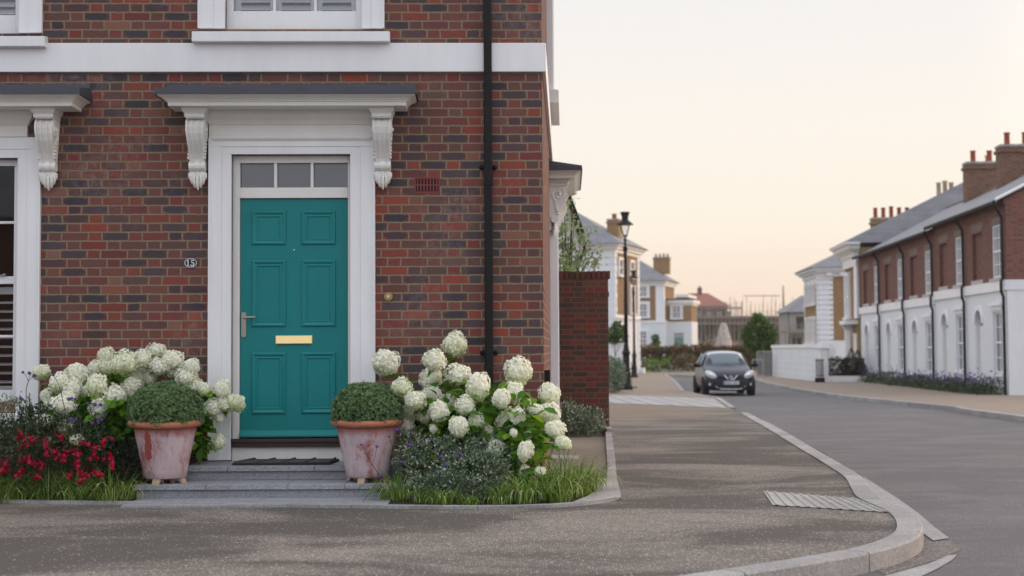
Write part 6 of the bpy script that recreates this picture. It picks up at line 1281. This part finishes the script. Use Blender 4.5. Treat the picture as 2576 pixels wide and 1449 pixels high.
# ================================================================ THE CAR
M['car_paint'] = plain('navy_car_paint', (.002, .006, .026), .30, .05, 3, spec=.25); M['car_paint'].node_tree.nodes['Principled BSDF'].inputs['Coat Weight'].default_value = 0.25
M['chrome'] = plain('chrome', (.75, .76, .78), .15, .03, 3, metal=1); M['car_glass'] = mk_glass('windscreen_glass', (.07, .10, .12), .02); M['lamp_lens'] = plain('headlamp_lens', (.62, .64, .66), .12, .25, 9); M['tyre'] = plain('tyre', (.014, .014, .015), .85, .2, 20)
M['plate_w'] = plain('plate_white', (.55, .56, .60), .5, .05); M['plate_b'] = plain('plate_blue', (.02, .07, .35), .5, .05); M['plate_c'] = plain('plate_characters', (.08, .08, .10), .5, .05)
cc = at(1838.5, 960, 46.6); CZ = gz(47.5) - .10
car = thing('hatchback_car', 'dark navy small hatchback seen from the front on the road', 'car', (cc.x, 46.6, CZ), R(-1.0))
ST = [(.00, .50, .40, .50, .36, .62), (.05, .66, .50, .60, .50, .68), (.16, .775, .56, .67, .62, .755), (.38, .825, .58, .74, .70, .845), (.75, .84, .60, .81, .72, .935), (1.06, .845, .62, .88, .72, .995),
      (1.30, .845, .62, .905, .66, 1.18), (1.74, .845, .62, .93, .575, 1.445), (2.30, .845, .62, .95, .57, 1.50), (3.0, .835, .62, .97, .55, 1.47), (3.5, .80, .62, .98, .52, 1.32), (3.72, .74, .60, .90, .56, .98), (3.78, .66, .52, .70, .50, .74)]
rows = []
for y, hw, zm1, zb, xr, zr in ST:
    half = [(0, .17), (hw * .80, .17), (hw * .96, .24), (hw * 1.0, zm1 - .12), (hw * 1.0, zm1), (hw * .965, zb - .03), (hw * .93, zb + (.02 if zr > zb + .1 else 0)), (xr + (hw * .93 - xr) * .12, zb + (zr - zb) * .86), (xr * .80, zr - .008), (0, zr + .012)]
    rows.append((y, half))
nr_ = len(rows[0][1])
def ring(h): return h + [(-x, z) for x, z in h[-2:0:-1]]
m = MB(); vs = []; RN = 2 * nr_ - 2
for y, h in rows:
    for k, (x, z) in enumerate(ring(h)):
        yy = y
        if y < .5: yy = y + .10 * (abs(x) / .8) ** 2 * (1 - y / .5) + (.05 * max(0, z - .45) / .3 * (1 - y / .5))
        vs.append((x, yy, z))
m.add(vs, [(i * RN + k, (i + 1) * RN + k, (i + 1) * RN + (k + 1) % RN, i * RN + (k + 1) % RN) for i in range(len(rows) - 1) for k in range(RN)] + [tuple(range(RN)), tuple(range((len(rows) - 1) * RN, len(rows) * RN))[::-1]])
body = obj('body', m, M['car_paint'], car, smooth=True); sb = body.modifiers.new('sub', 'SUBSURF'); sb.levels = 2; sb.render_levels = 2
def patch(name, grid, mat, par=car, th=.03):   # grid of points (rows x cols) thickened backwards
    m = MB(); R_, C_ = len(grid), len(grid[0]); vs = [p for r in grid for p in r]; m.add(vs, [(i * C_ + j, i * C_ + j + 1, (i + 1) * C_ + j + 1, (i + 1) * C_ + j) for i in range(R_ - 1) for j in range(C_ - 1)])
    o = obj(name, m, mat, par, smooth=True); sol = o.modifiers.new('solid', 'SOLIDIFY'); sol.thickness = th; sol.offset = 0; return o
# glazing laid just outside the body skin
ws = []
for t in (0, .25, .5, .75, 1):
    y = 1.075 + (1.70 - 1.075) * t; z = 1.005 + (1.43 - 1.005) * t; hw = .69 + (.545 - .69) * t; ws.append([(hw * s, y - .030 + .10 * s * s, z + .018 - .035 * s * s) for s in (-1, -.75, -.4, 0, .4, .75, 1)])
patch('windscreen', ws, M['car_glass'])
for s in (-1, 1):
    for (ya, yb) in ((1.42, 2.30), (2.38, 3.15)):
        g_ = []
        for t in (0, .5, 1):
            z = .965 + t * .40; x = .80 - t * .20; y0_ = ya + (t * .30 if ya < 2 else 0); g_.append([(s * (x + .012), y0_ + (yb - y0_) * q, z + .02 * math.sin(q * PI)) for q in (0, .5, 1)])
        patch('side_window', g_, M['car_glass'])
    # headlamp: teardrop sweeping back over the wing
    hl = MB(); cx = s * .63; out = []
    for k in range(16):
        a = 2 * PI * k / 16; rx = .175; rz = .115; x = cx + rx * math.cos(a) * s; z = .705 + rz * math.sin(a) + .07 * math.cos(a) * (1 if True else 0); out.append((x, z))
    vs = [(x, .045 + .42 * max(0, abs(x) - .42) ** 1.2 + .35 * max(0, z - .62), z) for x, z in out]; vc = (cx, .055, .70)
    n_ = len(vs); hl.add(vs + [(x, y + .12, z) for x, y, z in vs] + [(cx, .045 + .42 * .21 ** 1.2 + .01, .70)], [(k, (k + 1) % n_, 2 * n_) for k in range(n_)] + [(k, n_ + k, n_ + (k + 1) % n_, (k + 1) % n_) for k in range(n_)])
    h_ = obj('headlight', hl, M['lamp_lens'], car, smooth=True); b_ = MB(); b_.ball((s * .62, .125, .69), (.055, .03, .055)); obj('bulb', b_, M['chrome'], h_, smooth=True)
    f_ = MB(); f_.ball((s * .645, .145, .385), (.055, .03, .055)); f_.ball((s * .60, .135, .45), (.035, .02, .03)); obj('fog_light', f_, M['lamp_lens'], car, smooth=True)
    mi = MB(); mi.ball((s * .98, 1.25, 1.0), (.115, .07, .075), 12, 8); mi.tube([(s * .84, 1.28, .95), (s * .93, 1.26, .97)], .025, 6); obj('wing_mirror', mi, M['black'], car, smooth=True)
    for y in (.72, 3.16):
        wh = MB(Matrix.Translation((s * .745, y, .30)) @ Matrix.Rotation(PI / 2, 4, 'Y')); wh.lathe([(.20, -.10), (.285, -.10), (.30, -.08), (.302, .08), (.285, .10), (.20, .10)], n=28); w_ = obj('wheel', wh, M['tyre'], car, smooth=True)
        ri_ = MB(Matrix.Translation((s * .745, y, .30)) @ Matrix.Rotation(PI / 2, 4, 'Y')); ri_.lathe([(.19, s * .085), (.20, s * .10), (.17, s * .09), (.05, s * .108), (.01, s * .108)], n=14); obj('rim', ri_, M['steel'], w_)
        ar = MB(Matrix.Translation((s * .80, y, .30)) @ Matrix.Rotation(PI / 2, 4, 'Y')); ar.lathe([(.335, -.055), (.335, .058), (.29, .058), (.29, -.055)], n=24); obj('wheel_arch', ar, M['tyre'], car)
# grille, emblem, plate, lower intake, chrome lip
m = MB(); m.prism([(-.36, .66), (-.42, .63), (-.30, .555), (.30, .555), (.42, .63), (.36, .66)], -.008, .10, 'y'); gr_ = obj('grille', m, M['tyre'], car)
m = MB()
for s in (-1, 1): m.tube([(s * .215, -.015, .675), (s * .10, -.03, .555), (0, -.032, .545)], .016, 6)
obj('chrome_bars', m, M['chrome'], gr_)
m = MB(); 
for k in range(16): a, b_ = 2 * PI * k / 16, 2 * PI * (k + 1) / 16; m.quad((.058 * math.cos(a), -.045, .632 + .050 * math.sin(a)), (.058 * math.cos(b_), -.045, .632 + .050 * math.sin(b_)), (.044 * math.cos(b_), -.045, .632 + .037 * math.sin(b_)), (.044 * math.cos(a), -.045, .632 + .037 * math.sin(a)))
m.box(-.068, .068, -.048, -.020, .620, .644); obj('emblem', m, M['chrome'], gr_)
m = MB(); m.prism([(-.50, .475), (-.43, .27), (-.30, .225), (.30, .225), (.43, .27), (.50, .475)], -.02, .12, 'y'); li = obj('lower_intake', m, M['tyre'], car)
m = MB(); m.tube([(-.47, .055, .33), (-.41, .0, .26), (-.28, -.035, .232), (0, -.045, .228), (.28, -.035, .232), (.41, .0, .26), (.47, .055, .33)], .010, 6); obj('chrome_lip', m, M['chrome'], li)
m = MB(); m.box(-.26, .26, -.05, -.025, .385, .495); np_ = obj('number_plate', m, M['plate_w'], car); m = MB(); m.box(-.259, -.21, -.0525, -.05, .387, .493); obj('plate_band', m, M['plate_b'], np_)
m = MB(); x = -.19
for k in range(7):
    if k == 4: x += .035
    w_ = .038; m.box(x, x + .009, -.0525, -.05, .405, .475); m.box(x + w_ - .010, x + w_, -.0525, -.05, .405, .475); m.box(x, x + w_, -.0523, -.05, (.466 if k % 2 else .405), (.475 if k % 2 else .414)); m.box(x, x + w_, -.0524, -.05, .436, .445); x += .055
obj('plate_characters', m, M['plate_c'], np_)
# house across the road behind the camera: the panes of the brick house mirror it
oh = thing('opposite_house', 'dark brick house across the road, mirrored in the window panes', 'house', (-16, -14, 0), 0)
m = MB(); m.box(-12, 9.2, -8, 0, -.1, 4.7); obj('brick_wall', m, M['brick_row'], oh); m = MB(); m.add([(-12.4, .4, 4.7), (9.6, .4, 4.7), (9.6, -8.4, 4.7), (-12.4, -8.4, 4.7), (-8, -4, 7.0), (5.6, -4, 7.0)], [(0, 1, 5, 4), (1, 2, 5), (2, 3, 4, 5), (3, 0, 4), (0, 3, 2, 1)]); obj('roof', m, M['slate'], oh)
m = MB(); m.tube([(0, 2.0, 1.515), (0, 2.15, 1.68)], .006, 4); obj('aerial', m, M['black'], car)

# ================================================================ thin evening haze over the far end of the street
hz = MB(); hz.box(-75, 110, -40, 290, -2.0, 16.5)
hm = bpy.data.materials.new('haze'); hm.use_nodes = True; hn = hm.node_tree; hn.nodes.remove(hn.nodes['Principled BSDF'])
pv_ = hn.nodes.new('ShaderNodeVolumePrincipled'); pv_.inputs['Color'].default_value = (1, .93, .88, 1); pv_.inputs['Density'].default_value = .00035; pv_.inputs['Anisotropy'].default_value = .3
hn.links.new(pv_.outputs[0], hn.nodes['Material Output'].inputs['Volume'])
tag(obj('haze', hz, hm), 'thin warm evening haze filling the street', 'haze', kind='stuff')
